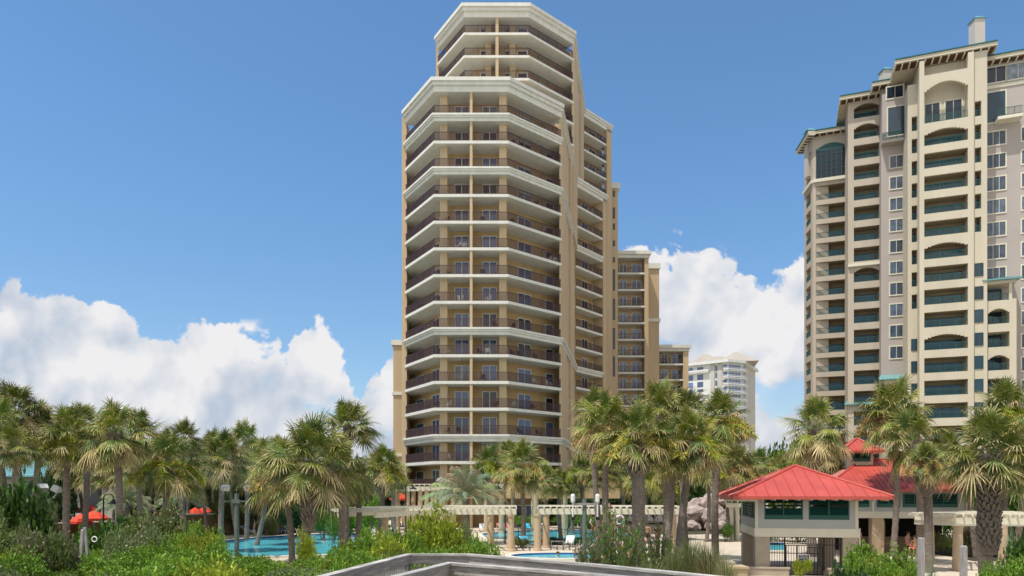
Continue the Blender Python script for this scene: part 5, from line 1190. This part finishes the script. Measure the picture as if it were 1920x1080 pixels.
# oleander with loose stems and pink blossoms
def oleander(seed):
    rr = random.Random(seed); mb = MB(); fl = MB(); st_ = MB()
    for i in range(75):
        a = rr.uniform(0, 6.28); q = math.sqrt(rr.random()) * .95; h = rr.uniform(.45, 1.0) * (1.12 - .4 * q); b = Vector((q * .35 * math.cos(a), q * .35 * math.sin(a), 0)); e = Vector((q * math.cos(a), q * math.sin(a), h)); st_.tube(b, e, .012, .006, 4)
        for k in range(62):
            t = rr.uniform(.25, 1.02); p = b.lerp(e, t) + Vector((rr.gauss(0, .035), rr.gauss(0, .035), 0)); dd = Vector((rr.gauss(0, .7), rr.gauss(0, .7), rr.uniform(.1, 1.1))).normalized(); l = rr.uniform(.07, .13); w_ = dd.cross(Vector((rr.random(), rr.random(), rr.random()))).normalized() * .013
            c = tuple(x * rr.uniform(.6, 1.5) for x in rr.choice(((.09, .15, .045), (.13, .24, .03), (.15, .15, .09)))); m_ = p + dd * l * .5; mb.add([p, m_ + w_, p + dd * l, m_ - w_], [(0, 1, 2, 3)], c)
        if rr.random() < .3:
            for k in range(4):
                p = e + Vector((rr.gauss(0, .02), rr.gauss(0, .02), rr.gauss(.01, .015))); s_ = .014; c = rr.choice(((.7, .3, .3), (.75, .65, .6), (.7, .22, .2))); fl.add([p + Vector((-s_, 0, -s_)), p + Vector((s_, 0, -s_)), p + Vector((s_, .01, s_)), p + Vector((-s_, .01, s_))], [(0, 1, 2, 3)], c)
    return mb.mesh('foliage', 'shrub_leaf'), fl.mesh('blossom', 'flower'), st_.mesh('stems', 'twig')
OL = oleander(2)
for px, ty, w_, d, lb in ((1150, 955, 150, 31, 'large loose oleander bush with small pink blossoms left of the bulging palm'), (1238, 985, 70, 34, 'smaller oleander bush between the bulging palm and the slim trunks'), (1105, 1000, 70, 29, 'sparse flowering oleander beside the small round pool')):
    x = px_x(px, d); g0 = gz(x, d); S = thing('oleander_bush', lb, 'shrub', (x, d, g0)); r = w_ * d / F / 2; h = py_z(ty, d) - g0
    for nm, me in zip(('foliage', 'blossom', 'stems'), OL): o = link(nm, me, S); o.scale = (r, r, h); o.rotation_euler[2] = px
def grassy(seed, n=520, wid=.012, c=(.10, .17, .04), c2=(.34, .30, .15), spread=.3):
    rr = random.Random(seed); mb = MB()
    for i in range(n):
        a = rr.uniform(0, 6.28); q = rr.random() * spread; b = Vector((q * math.cos(a), q * math.sin(a), 0)); o = rr.uniform(.15, 1.0); h = rr.uniform(.6, 1.05); w_ = Vector((-math.sin(a), math.cos(a), 0)) * wid; cc = mixc(c, c2, rr.random() ** 2); pr = None
        pts = [b + Vector((math.cos(a), math.sin(a), 0)) * (o * t ** 1.8) + Vector((0, 0, h * (t * 1.15 - .45 * o * t ** 3))) for t in (0, .35, .7, 1)]
        for k in range(3): w0, w1 = (1, .9, .6)[k], (.9, .6, .05)[k]; mb.add([pts[k] - w_ * w0, pts[k] + w_ * w0, pts[k + 1] + w_ * w1, pts[k + 1] - w_ * w1], [(0, 1, 2, 3)], cc)
    return mb
GR = [grassy(1).mesh('blades', 'shrub_leaf'), grassy(2, 420, .014, (.12, .16, .05), (.5, .43, .24)).mesh('blades', 'shrub_leaf'), grassy(3, 60, .03, (.16, .24, .13), (.25, .32, .2), .1).mesh('blades', 'shrub_leaf')]
for px, ty, w_, d, v, lb in ((1295, 1000, 100, 32, 0, 'tall dark green ornamental grass clump right of the slim palm trunks'), (1330, 1010, 110, 30, 1, 'straw tipped ornamental grass clump near the gatehouse step'), (1362, 1035, 70, 28, 1, 'low dry grass tuft beside the brown planter'), (1262, 1022, 70, 30, 0, 'low dark grass around the feet of the slim palms'), (1218, 1045, 110, 25, 0, 'dark low grass just behind the boardwalk railing'),
                            (1745, 1040, 50, 24, 2, 'spiky yucca at the foot of the tall wooden post'), (1895, 985, 60, 36, 2, 'spiky yucca under the side pergola'), (510, 965, 50, 69, 0, 'arching grass tuft behind the sunbathers')):
    x = px_x(px, d); g0 = gz(x, d); S = link('grass_clump' if v < 2 else 'yucca', GR[v], None, (x, d, g0)); S.scale = (w_ * d / F / 2, w_ * d / F / 2, py_z(ty, d) - g0); tag(S, lb, 'grass' if v < 2 else 'plant')
# ================================================================== rocks of the waterfall
rk = np.random.RandomState(8)
def rock_mesh(seed):
    rs = np.random.RandomState(seed); mb = MB(); rings = []; n = 10
    for k in range(7):
        t = k / 6; r = math.sin(math.pi * (0.12 + .8 * t)); rings.append([(r * (1 + rs.uniform(-.2, .2)) * math.cos(2 * math.pi * i / n), .8 * r * (1 + rs.uniform(-.2, .2)) * math.sin(2 * math.pi * i / n), .7 * math.cos(math.pi * (1 - t)) + .5 + rs.uniform(-.08, .08)) for i in range(n)])
    mb.loft(rings); return mb.mesh('boulder', 'rock')
RM = [rock_mesh(i) for i in range(4)]
for i, (px, py, s) in enumerate(((1300, 962, 1.2), (1318, 965, 1.1), (1336, 958, 1.3), (1350, 966, 1.0), (1306, 945, 1.1), (1326, 940, 1.2), (1345, 938, 1.1), (1315, 928, 1.0), (1335, 924, .9), (1290, 950, 1.1), (1362, 950, 1.0), (1309, 975, .7), (1330, 976, .6), (1345, 980, .6), (1296, 980, .7), (1320, 955, .7), (1333, 948, .6), (1308, 936, .6), (1354, 934, .7), (1290, 968, .8), (1360, 972, .7), (1324, 933, .6), (1340, 967, .7))):
    p = at(px, py, 75 + (980 - py) * .05); o = link('boulder', RM[i % 4], None, (p.x, p.y, p.z - .6)); o.scale = (s, s, s); o.rotation_euler = (i * .9, i * .5, i * 1.3); tag(o, 'pinkish grey boulder of the artificial rock waterfall between the palm trunks', 'rock', 'boulders of the rock waterfall')
rb = MB(); 
for k in range(7): rb.lathe([(1.5 - k * .1, 0), (1.4, .8), (.9, 1.6), (.4, 2.0)], px_x(1325, 77) + (k - 3) * .6, 79 + (k % 2) * .6, 9)
tag(rb.build('rock_mound', 'rock'), 'broad rock mound behind the boulders of the waterfall', 'rock')
# ================================================================== red umbrellas
def umbrella(px, py, d, r, label):
    c = at(px, py, d); g0 = 0; r *= .88; U = thing('umbrella', label, 'umbrella', (c.x, c.y, g0)); h = c.z; n = 8
    m_ = MB(); rim = [(r * math.cos(2 * math.pi * i / n + .2), r * math.sin(2 * math.pi * i / n + .2), h - .62) for i in range(n)]; mid = [(.55 * p[0], .55 * p[1], h - .26) for p in rim]; val = [(p[0], p[1], h - .82) for p in rim]
    vs = [(0, 0, h)] + mid + rim + val; fs = [(0, 1 + i, 1 + (i + 1) % n) for i in range(n)] + [(1 + i, 1 + n + i, 1 + n + (i + 1) % n, 1 + (i + 1) % n) for i in range(n)] + [(1 + n + i, 1 + 2 * n + i, 1 + 2 * n + (i + 1) % n, 1 + n + (i + 1) % n) for i in range(n)]
    m_.add(vs, fs); m_.build('canopy', 'red_cloth', U, world=False)
    p_ = MB(); p_.tube((0, 0, 0), (0, 0, h + .08), .03); p_.lathe([(.3, 0), (.3, .08), (.06, .12)]); p_.build('pole', 'steel', U, world=False)
umbrella(176, 957, 58, 1.35, 'large red parasol above the brown wall, between two palm trunks'); umbrella(152, 963, 59, 1.0, 'small part of a red parasol left of the large one'); umbrella(165, 945, 68, 1.3, 'far red parasol behind the large one')
umbrella(310, 953, 71, .9, 'red parasol half hidden by an olive bush'); umbrella(366, 951, 73, .95, 'left one of the two red parasols over the wall by the bare palm trunk'); umbrella(386, 949, 74, 1.15, 'right one of the two red parasols over the wall by the bare palm trunk')
umbrella(750, 924, 79, 1.3, 'dark red parasol in the shade under the terrace pergola')
# ================================================================== floodlight poles, lamps, posts, box
def flood_pole(px, top, d, label, heads, hw=.12, arm=.9, wood=False, zb=0.0):
    p = at(px, top, d); U = thing('floodlight_pole', label, 'light pole', (p.x, p.y, zb)); h = p.z - zb
    m_ = MB(); m_.tube((0, 0, 0), (0, 0, h), hw, hw * .92, 12); m_.build('pole', 'pole_green', U, world=False)
    c_ = MB(); c_.box(-arm, arm, -.06, .02, h - .55, h - .45); c_.box(-.25, .25, -.18, -.1, h - .62, h - .38); c_.build('crossarm', 'wood_post' if wood else 'pole_green', U, world=False)
    for x, dz, tilt, yaw in heads:
        f_ = link('floodlight', FL, U, (x, -.1, h + dz)); f_.rotation_euler = (R(tilt), 0, R(yaw)); link('lens', FLL, f_)
    return U
f_ = MB(); f_.loft([[(-.24, -.2, -.16), (.24, -.2, -.16), (.24, -.2, .16), (-.24, -.2, .16)], [(-.24, .1, -.16), (.24, .1, -.16), (.24, .1, .16), (-.24, .1, .16)], [(-.12, .25, -.08), (.12, .25, -.08), (.12, .25, .08), (-.12, .25, .08)]]); f_.tube((0, .1, -.12), (0, .1, -.5), .03); FL = f_.mesh('floodlight', 'steel')
f_ = MB(); f_.box(-.21, .21, -.215, -.203, -.13, .13); FLL = f_.mesh('lens', 'frame_white')
flood_pole(91, 935, 38, 'grey green floodlight pole with two tilted box lamps at the far left', ((-.28, .55, -38, 60), (.5, .5, -30, -70)), hw=.16, arm=.4)
flood_pole(444, 925, 45, 'grey green floodlight pole in front of the left pool', ((-.7, .35, 25, 50), (.75, .35, 25, -50)), hw=.15, arm=.75)
# twin bullet lights on a timber cross
p = at(1096, 936, 33); U = thing('floodlight_pole', 'wooden cross pole with two upright white bullet lamps above the oleander', 'light pole', (p.x, p.y, 0)); h = p.z
m_ = MB(); m_.tube((0, 0, 0), (0, 0, h), .11, .1, 10); m_.build('pole', 'pole_green', U, world=False); m_ = MB(); m_.box(-.6, .62, -.16, -.1, h - .28, h - .17); m_.build('crossarm', 'wood_post', U, world=False)
for x in (-.55, .57):
    m_ = MB(); m_.lathe([(.035, -.75), (.035, -.1), (.09, -.05), (.10, .0), (.10, .25), (.07, .31), (0.01, .33)], x, -.2, 12); v_ = [(a, b, c + h - .08) for a, b, c in m_.v]; m_.v = v_; m_.build('lamp_head', 'white_plastic', U, world=False)
    m_ = MB(); m_.box(x - .07, x + .09, -.26, -.14, h - .95, h - .8); m_.build('bracket', 'iron_black', U, world=False)
def lamp(px, top, d, label, side=1):
    p = at(px, top, d); U = thing('lamp_post', label, 'street lamp', (p.x, p.y, 0)); h = p.z
    m_ = MB(); m_.tube((0, 0, 0), (0, 0, h - .3), .06, .045, 8); pr = (0, 0, h - .3)
    for i in range(1, 7): a = math.pi * i / 6; q = (side * (.28 - .28 * math.cos(a)), 0, h - .3 + .28 * math.sin(a)); m_.tube(pr, q, .03, n=6); pr = q
    m_.build('post', 'iron_black', U, world=False); m_ = MB(); m_.lathe([(.05, h - .3), (.08, h - .42), (.3, h - .56), (.32, h - .6), (.05, h - .585)], side * .56, 0, 14); m_.build('lamp_shade', 'iron_black', U, world=False)
lamp(761, 903, 56, 'black gooseneck lamp post in front of the terrace pergola, left of the feather palm'); lamp(947, 903, 58, 'black gooseneck lamp post right of the feather palm', -1); lamp(194, 925, 40, 'slim black lamp post beside the large red parasol', 1)
def wpost(px, top, d, w_, label, tilt=0, m_='wood_post'):
    p = at(px, top, d); g0 = gz(p.x, p.y); mb = MB(); mb.box(-w_, w_, -w_, w_, -.3, p.z - g0 - .03); mb.loft([[(-w_, -w_, p.z - g0 - .03), (w_, -w_, p.z - g0 - .03), (w_, w_, p.z - g0 - .03), (-w_, w_, p.z - g0 - .03)], [(-w_ * .7, -w_ * .7, p.z - g0), (w_ * .7, -w_ * .7, p.z - g0), (w_ * .7, w_ * .7, p.z - g0), (-w_ * .7, w_ * .7, p.z - g0)]])
    o = mb.build('wooden_post', m_); o.location = (p.x, p.y, g0); o.rotation_euler[1] = tilt; tag(o, label, 'post')
wpost(1727.5, 1008, 20, .065, 'tall weathered grey timber post in front of the spiky necked palm'); wpost(1806.5, 1023, 20, .07, 'shorter weathered grey timber post left of the thick booted palm')
wpost(147, 992, 30, .055, 'slim pale marker post in the bushes, left one', .08, 'wood_post'); wpost(170, 988, 31, .05, 'slim pale marker post in the bushes, right one with a life ring', -.1, 'wood_post')
def ring(px, py, d, r, label):
    m_ = MB(); n = 20; k = 8; rings = [[((r + .22 * r * math.cos(6.283 * j / k)) * math.cos(6.283 * i / n), .22 * r * math.sin(6.283 * j / k), (r + .22 * r * math.cos(6.283 * j / k)) * math.sin(6.283 * i / n)) for j in range(k)] for i in range(n + 1)]
    m_.loft(rings, cap=False); o = m_.build('life_ring', 'white_plastic', smooth=True); o.location = at(px, py, d); tag(o, label, 'life ring')
ring(177, 1011, 30.8, .11, 'pale life ring hanging on the right marker post'); ring(1162, 975, 56, .33, 'white life ring on its stand behind the oleander')
m_ = MB(); q = px_x(1157, 56.1); m_.tube((q, 56.1, 0), (q, 56.1, 2.6), .05); tag(m_.build('ring_stand', 'white_plastic'), 'white stand carrying the life ring by the right pool', 'stand')
EB = thing('electric_box', 'white electric box on a short leg at the foot of the far left floodlight pole', 'box', (px_x(88, 36), 36, 0)); z_ = py_z(1022, 36)
m_ = MB(); m_.box(-.27, .27, -.12, .1, z_, z_ + .42); m_.build('body', 'white_plastic', EB, world=False); m_ = MB(); m_.box(-.29, .29, -.15, .12, z_ + .42, z_ + .46); m_.build('lid', 'frame_white', EB, world=False); m_ = MB(); m_.box(-.05, .05, -.03, .05, 0, z_); m_.build('leg', 'steel', EB, world=False)
for i in range(6): m_ = MB(); m_.box(-.22 + i * .08, -.18 + i * .08, -.124, -.12, z_ + .05, z_ + .09); m_.build('vent', 'iron_black', EB, world=False)
m_ = MB(); x = px_x(107, 52.8); m_.box(x - .12, x + .12, 55.6, 55.68, py_z(1004, 56), py_z(994, 56)); tag(m_.build('wall_plate', 'white_plastic'), 'small white plate on the brown wall beside the floodlight pole', 'sign')
# planter at the gatehouse
m_ = MB(); m_.box(-.5, .5, -.5, .5, 0, .7); m_.box(-.56, .56, -.56, .56, .7, .8); o = m_.build('planter', 'column_tan'); o.location = (px_x(1376, 34.5), 34.5, 0); tag(o, 'square tan masonry planter at the left foot of the gatehouse', 'planter')
# ================================================================== pool fence
def fence(name, label, pts, h, m_='iron_black', sp=.12, z=0.06):
    r_ = thing(name, label, 'fence', (pts[0][0], pts[0][1], z)); b_ = MB(); p_ = MB()
    for a, b in zip(pts, pts[1:]):
        a, b = Vector(a), Vector(b); L = (b - a).length; n = int(L / sp)
        for i in range(n + 1): x = L * i / n; b_.seg(a, b, -.008, .008, z + .1, z + h, max(0, x - .008), x + .008)
        b_.seg(a, b, -.015, .015, z + h - .03, z + h); b_.seg(a, b, -.015, .015, z + .12, z + .15)
        for i in range(int(L / 2) + 1): x = min(2 * i, L - .03); p_.seg(a, b, -.03, .03, z, z + h + .05, x, x + .06)
    b_.build('bars', m_, r_); p_.build('post', m_, r_)
fence('iron_fence', 'thin black iron fence in front of the right pool', [pw(925, 58.5), pw(1130, 58.5)], 1.15)
fence('iron_fence', 'low black iron fence in the dark thicket below the far left floodlight pole', [pw(90, 33), pw(190, 33)], 1.1)
# ================================================================== loungers
def lounger_parts(cloth):
    fr = MB(); Lg = 1.95
    for x in (-.3, .3):
        fr.box(x - .02, x + .02, 0, Lg * .62, .30, .34); 
        for y in (.1, 1.1): fr.box(x - .02, x + .02, y, y + .05, 0, .30)
        fr.tube((x, Lg * .62, .32), (x, Lg, .80), .022, n=6); fr.tube((x, Lg * .66, .0), (x, Lg * .66, .36), .02, n=6)
    st = MB()
    for i in range(9): st.box(-.28, .28, .03 + i * .133, .12 + i * .133, .335, .35)
    for i in range(6): t0 = i / 6; y = Lg * .63 + t0 * .70; z = .35 + t0 * .46; st.add([(-.28, y, z), (.28, y, z), (.28, y + .1, z + .066), (-.28, y + .1, z + .066), (-.28, y, z - .015), (.28, y, z - .015), (.28, y + .1, z + .05), (-.28, y + .1, z + .05)], [(0, 1, 2, 3), (7, 6, 5, 4), (0, 4, 5, 1), (2, 6, 7, 3)])
    return fr.mesh('frame', 'white_plastic'), st.mesh('straps', cloth)
LP = {c: lounger_parts(c) for c in ('white_plastic', 'blue_strap', 'pink_cloth', 'cyan_cloth')}
def lounger(px, y, cloth, rz, label, group=None, d=None):
    d = d or ground_d(y); L_ = thing('sun_lounger', label, 'sun lounger', (px_x(px, d), d, .06), R(rz), group); f_, s_ = LP[cloth]; link('frame', f_, L_); link('straps', s_, L_)
lounger(484, 1000, 'blue_strap', 68, 'sun lounger with blue straps, leftmost by the left pool', d=70)
lounger(520, 999, 'pink_cloth', 68, 'sun lounger under the reclining sunbather with a white hat', d=70)
lounger(541, 998, 'cyan_cloth', 68, 'sun lounger with a green towel by the left pool', d=71)
lounger(562, 998, 'white_plastic', 68, 'white sun lounger left of the slim pool palm', d=71.5)
lounger(590, 997, 'white_plastic', 60, 'white slatted sun lounger between the two trunks of the left pool', d=72)
for px, d, c, lb in ((694, 68, 'white_plastic', None), (712, 68.5, 'white_plastic', None), (735, 66, 'white_plastic', None), (772, 66, 'pink_cloth', 'lounger with a pink towel under the curved pergola'), (786, 66, 'white_plastic', None), (905, 74, 'white_plastic', None), (921, 74, 'white_plastic', None), (938, 74, 'pink_cloth', 'lounger with a red patterned towel behind the curved pergola column'), (950, 74, 'pink_cloth', 'lounger with a pale pink towel right of the red towel'), (991, 74, 'cyan_cloth', 'lounger with a bright turquoise towel behind the right pool'), (1012, 74, 'blue_strap', 'lounger with blue straps next to the turquoise one'), (1025, 74, 'white_plastic', None)):
    lounger(px, 0, c, 4, lb or 'white sun lounger in the rows behind the pools', None if lb else 'white loungers behind the pools', d=d)
lounger(1064, 0, 'white_plastic', -12, 'white reclined lounger by the small round pool', d=54); lounger(1085, 0, 'blue_strap', -60, 'lounger with blue stripes by the small round pool', d=53)
lounger(998, 0, 'cyan_cloth', 20, 'blue folded beach chair leaning at the pergola column', d=53.5)
TB = thing('side_table', 'grey low table left of the loungers at the small round pool', 'table', (px_x(1045, 53.5), 53.5, .06)); m_ = MB(); m_.box(-.5, .5, -.35, .35, .5, .55); m_.build('table_top', 'steel', TB, world=False)
for x in (-.46, .42):
    for y in (-.31, .27): m_ = MB(); m_.box(x, x + .04, y, y + .04, 0, .5); m_.build('leg', 'steel', TB, world=False)
# ================================================================== people
def person(px, d, z, rz, label, pose, cloth, hat=False, top=None, h=1.72, group=None):
    """one continuous skinned body; joints are given in metres for a 1.72 m figure facing -Y"""
    Pn = thing('person', label, 'person', (px_x(px, d), d, z), R(rz), group); J = {}
    if pose == 'stand':
        J = dict(pel=(0, 0, .94), spn=(0, -.01, 1.15), che=(0, 0, 1.34), nec=(0, 0, 1.48), hed=(0, -.03, 1.60), top=(0, -.01, 1.70), shl=(-.19, 0, 1.40), ell=(-.25, .02, 1.12), wrl=(-.24, -.08, .88), pal=(-.24, -.1, .80), shr=(.19, 0, 1.40), elr=(.27, .0, 1.13), wrr=(.17, -.17, .98), par=(.12, -.22, .96), hpl=(-.1, 0, .90), knl=(-.11, -.02, .49), anl=(-.12, .03, .08), tol=(-.13, -.12, .03), hpr=(.1, 0, .90), knr=(.12, -.05, .50), anr=(.13, .02, .08), tor=(.15, -.13, .03))
    elif pose == 'sit':
        J = dict(pel=(0, 0, .50), spn=(0, .03, .70), che=(0, .02, .90), nec=(0, 0, 1.04), hed=(0, -.04, 1.16), top=(0, -.03, 1.26), shl=(-.19, .02, .96), ell=(-.26, -.02, .70), wrl=(-.18, -.25, .62), pal=(-.15, -.32, .62), shr=(.19, .02, .96), elr=(.27, -.03, .70), wrr=(.15, -.26, .64), par=(.1, -.33, .64), hpl=(-.1, -.03, .49), knl=(-.13, -.44, .52), anl=(-.13, -.42, .1), tol=(-.14, -.58, .05), hpr=(.1, -.03, .49), knr=(.14, -.45, .52), anr=(.14, -.38, .1), tor=(.16, -.54, .05))
    elif pose == 'lie':
        J = dict(pel=(0, .95, .45), spn=(0, 1.15, .50), che=(0, 1.36, .62), nec=(0, 1.5, .74), hed=(0, 1.58, .86), top=(0, 1.64, .95), shl=(-.19, 1.42, .66), ell=(-.3, 1.2, .5), wrl=(-.24, .98, .46), pal=(-.2, .9, .48), shr=(.19, 1.42, .66), elr=(.3, 1.25, .52), wrr=(.1, 1.1, .62), par=(.04, 1.05, .64), hpl=(-.1, .9, .44), knl=(-.12, .52, .60), anl=(-.12, .18, .40), tol=(-.13, .1, .50), hpr=(.1, .9, .44), knr=(.12, .48, .46), anr=(.13, .06, .40), tor=(.14, .0, .5))
    elif pose == 'swim':
        J = dict(pel=(0, 0, -.45), spn=(0, 0, -.25), che=(0, 0, -.05), nec=(0, 0, .1), hed=(0, -.03, .22), top=(0, -.02, .32), shl=(-.19, 0, .03), ell=(-.32, -.15, .0), wrl=(-.36, -.38, .03), pal=(-.36, -.46, .03), shr=(.19, 0, .03), elr=(.32, -.15, .0), wrr=(.36, -.38, .03), par=(.36, -.46, .03), hpl=(-.1, 0, -.5), knl=(-.11, 0, -.8), anl=(-.12, 0, -1.1), tol=(-.12, -.1, -1.15), hpr=(.1, 0, -.5), knr=(.11, 0, -.8), anr=(.12, 0, -1.1), tor=(.12, -.1, -1.15))
    rad = dict(pel=.145, spn=.12, che=.145, nec=.055, hed=.095, top=.07, shl=.062, ell=.042, wrl=.028, pal=.032, shr=.062, elr=.042, wrr=.028, par=.032, hpl=.09, knl=.058, anl=.036, tol=.032, hpr=.09, knr=.058, anr=.036, tor=.032)
    ed = [('pel', 'spn'), ('spn', 'che'), ('che', 'nec'), ('nec', 'hed'), ('hed', 'top'), ('che', 'shl'), ('shl', 'ell'), ('ell', 'wrl'), ('wrl', 'pal'), ('che', 'shr'), ('shr', 'elr'), ('elr', 'wrr'), ('wrr', 'par'), ('pel', 'hpl'), ('hpl', 'knl'), ('knl', 'anl'), ('anl', 'tol'), ('pel', 'hpr'), ('hpr', 'knr'), ('knr', 'anr'), ('anr', 'tor')]
    keys = list(J)
    V = [Vector(J[k]) for k in keys]; E = [(keys.index(a), keys.index(b)) for a, b in ed]; Rr = [rad[k] for k in keys]
    nz = len(V); V.append(Vector(J['hed']) + Vector((0, -.10, -.01) if pose != 'lie' else (0, -.08, .06))); E.append((keys.index('hed'), nz)); Rr.append(.02)
    for s_, (wr, pa) in (('l', ('wrl', 'pal')), ('r', ('wrr', 'par'))):
        a, b = Vector(J[wr]), Vector(J[pa]); dd = (b - a).normalized(); sv = dd.cross(Vector((0, 1, .2))).normalized()
        for k in range(5):
            i0 = len(V)
            if k == 4: V.append(a.lerp(b, .4) + sv * .045 + dd * .02); E.append((keys.index(pa), i0)); Rr.append(.009)
            else: V.append(b + dd * (.075 - .012 * abs(k - 1.5)) + sv * ((k - 1.5) * .02) + Vector((0, -.012, 0))); E.append((keys.index(pa), i0)); Rr.append(.009)
    me = bpy.data.meshes.new('body'); me.from_pydata([tuple(v_ * (h / 1.72)) for v_ in V], E, []); me.materials.append(MATS['skin'])
    b = link('body', me, Pn); md = b.modifiers.new('skin', 'SKIN'); sv_ = me.skin_vertices[0].data if me.skin_vertices else None
    if sv_ is None: 
        bpy.context.view_layer.objects.active = b; bpy.ops.mesh.customdata_skin_add() if hasattr(bpy.ops.mesh, 'customdata_skin_add') else None; sv_ = me.skin_vertices[0].data
    for i, r_ in enumerate(Rr): sv_[i].radius = (r_, r_ * (.8 if i in (0, 1, 2) else 1)); sv_[i].use_root = (i == 0)
    md.use_smooth_shade = True; ss = b.modifiers.new('sub', 'SUBSURF'); ss.levels = 1; ss.render_levels = 1
    def tubes(name, m_, lst, grow=.02):
        t_ = MB()
        for a, b_, q, r0, r1 in lst: a, b_ = Vector(J[a]), Vector(J[b_]); t_.tube(a, a.lerp(b_, q), r0 + grow, r1 + grow, 10)
        t_.v = [tuple(Vector(v_) * (h / 1.72)) for v_ in t_.v]; t_.build(name, m_, Pn, world=False)
    tubes('swim_shorts', cloth, [('pel', 'spn', .4, .145, .13), ('hpl', 'knl', .5, .095, .085), ('hpr', 'knr', .5, .095, .085)])
    if top: tubes('shirt', top, [('spn', 'che', 1.3, .125, .14), ('shl', 'ell', .6, .07, .06), ('shr', 'elr', .6, .07, .06)])
    hd = Vector(J['hed']).lerp(Vector(J['top']), .6) + Vector((0, .02, .0)); hr = MB()
    hr.lathe([(.106, -.06), (.115, .0), (.10, .06), (.05, .10), (.005, .115)] if not hat else [(.19, -.0), (.19, .012), (.115, .015), (.11, .08), (.07, .11), (.005, .115)], 0, 0, 12)
    hr.v = [tuple((Vector(v_) + hd) * (h / 1.72)) for v_ in hr.v]; hr.build('hat' if hat else 'hair', 'white_plastic' if hat else 'hair', Pn, world=False)
person(1214, 55, .06, 150, 'person in dark shorts standing with bare back behind the oleander, left one of the two', 'stand', 'hair', h=1.8)
person(1233, 54, .06, 200, 'person in dark red top standing right of the bare backed one, by the slim trunks', 'stand', 'pink_cloth', top='dark_brown', h=1.78)
person(1608, 49.6, .06, 160, 'bare chested person standing in the bar doorway', 'stand', 'red_cloth', h=1.75)
person(1702, 47.5, .35, 30, 'bare backed person seated on a stool at the bar, in pink shorts', 'sit', 'pink_cloth')
person(1716, 46.8, .15, -60, 'person sitting lower beside the bar, in orange shorts', 'sit', 'red_cloth')
person(520, 70, .0, 68, 'sunbather in pink with a white hat reclining by the left pool', 'lie', 'pink_cloth', hat=True, top='pink_cloth')
person(562, 71.5, .0, 68, 'sunbather lying on the white lounger by the slim pool palm', 'lie', 'blue_strap')
person(608, 60, .02, 0, 'dark haired swimmer in the left pool', 'swim', 'blue_strap'); person(938, 74, .0, 4, 'sunbather on the red towel behind the curved pergola', 'lie', 'pink_cloth')
person(1046, 47.0, .02, 20, 'swimmer with head above water in the small round pool', 'swim', 'pink_cloth')
person(1180, 56, .06, 90, 'person standing half hidden behind the booted palm', 'stand', 'blue_strap', h=1.7)
for px, d, lb in ((1702, 47.7, 'dark bar stool under the seated bare backed person'), (1716, 47.0, 'low dark stool under the person in orange shorts')):
    S = thing('bar_stool', lb, 'stool', (px_x(px, d), d, .06)); hh = .72 if px == 1702 else .5; m_ = MB(); m_.lathe([(.19, hh - .06), (.2, hh - .03), (.19, hh)], n=14); m_.build('seat', 'dark_brown', S, world=False)
    for k in range(4): a = k * 1.57 + .78; m_ = MB(); m_.tube((.22 * math.cos(a), .22 * math.sin(a), 0), (.13 * math.cos(a), .13 * math.sin(a), hh - .05), .018, n=6); m_.build('leg', 'iron_black', S, world=False)
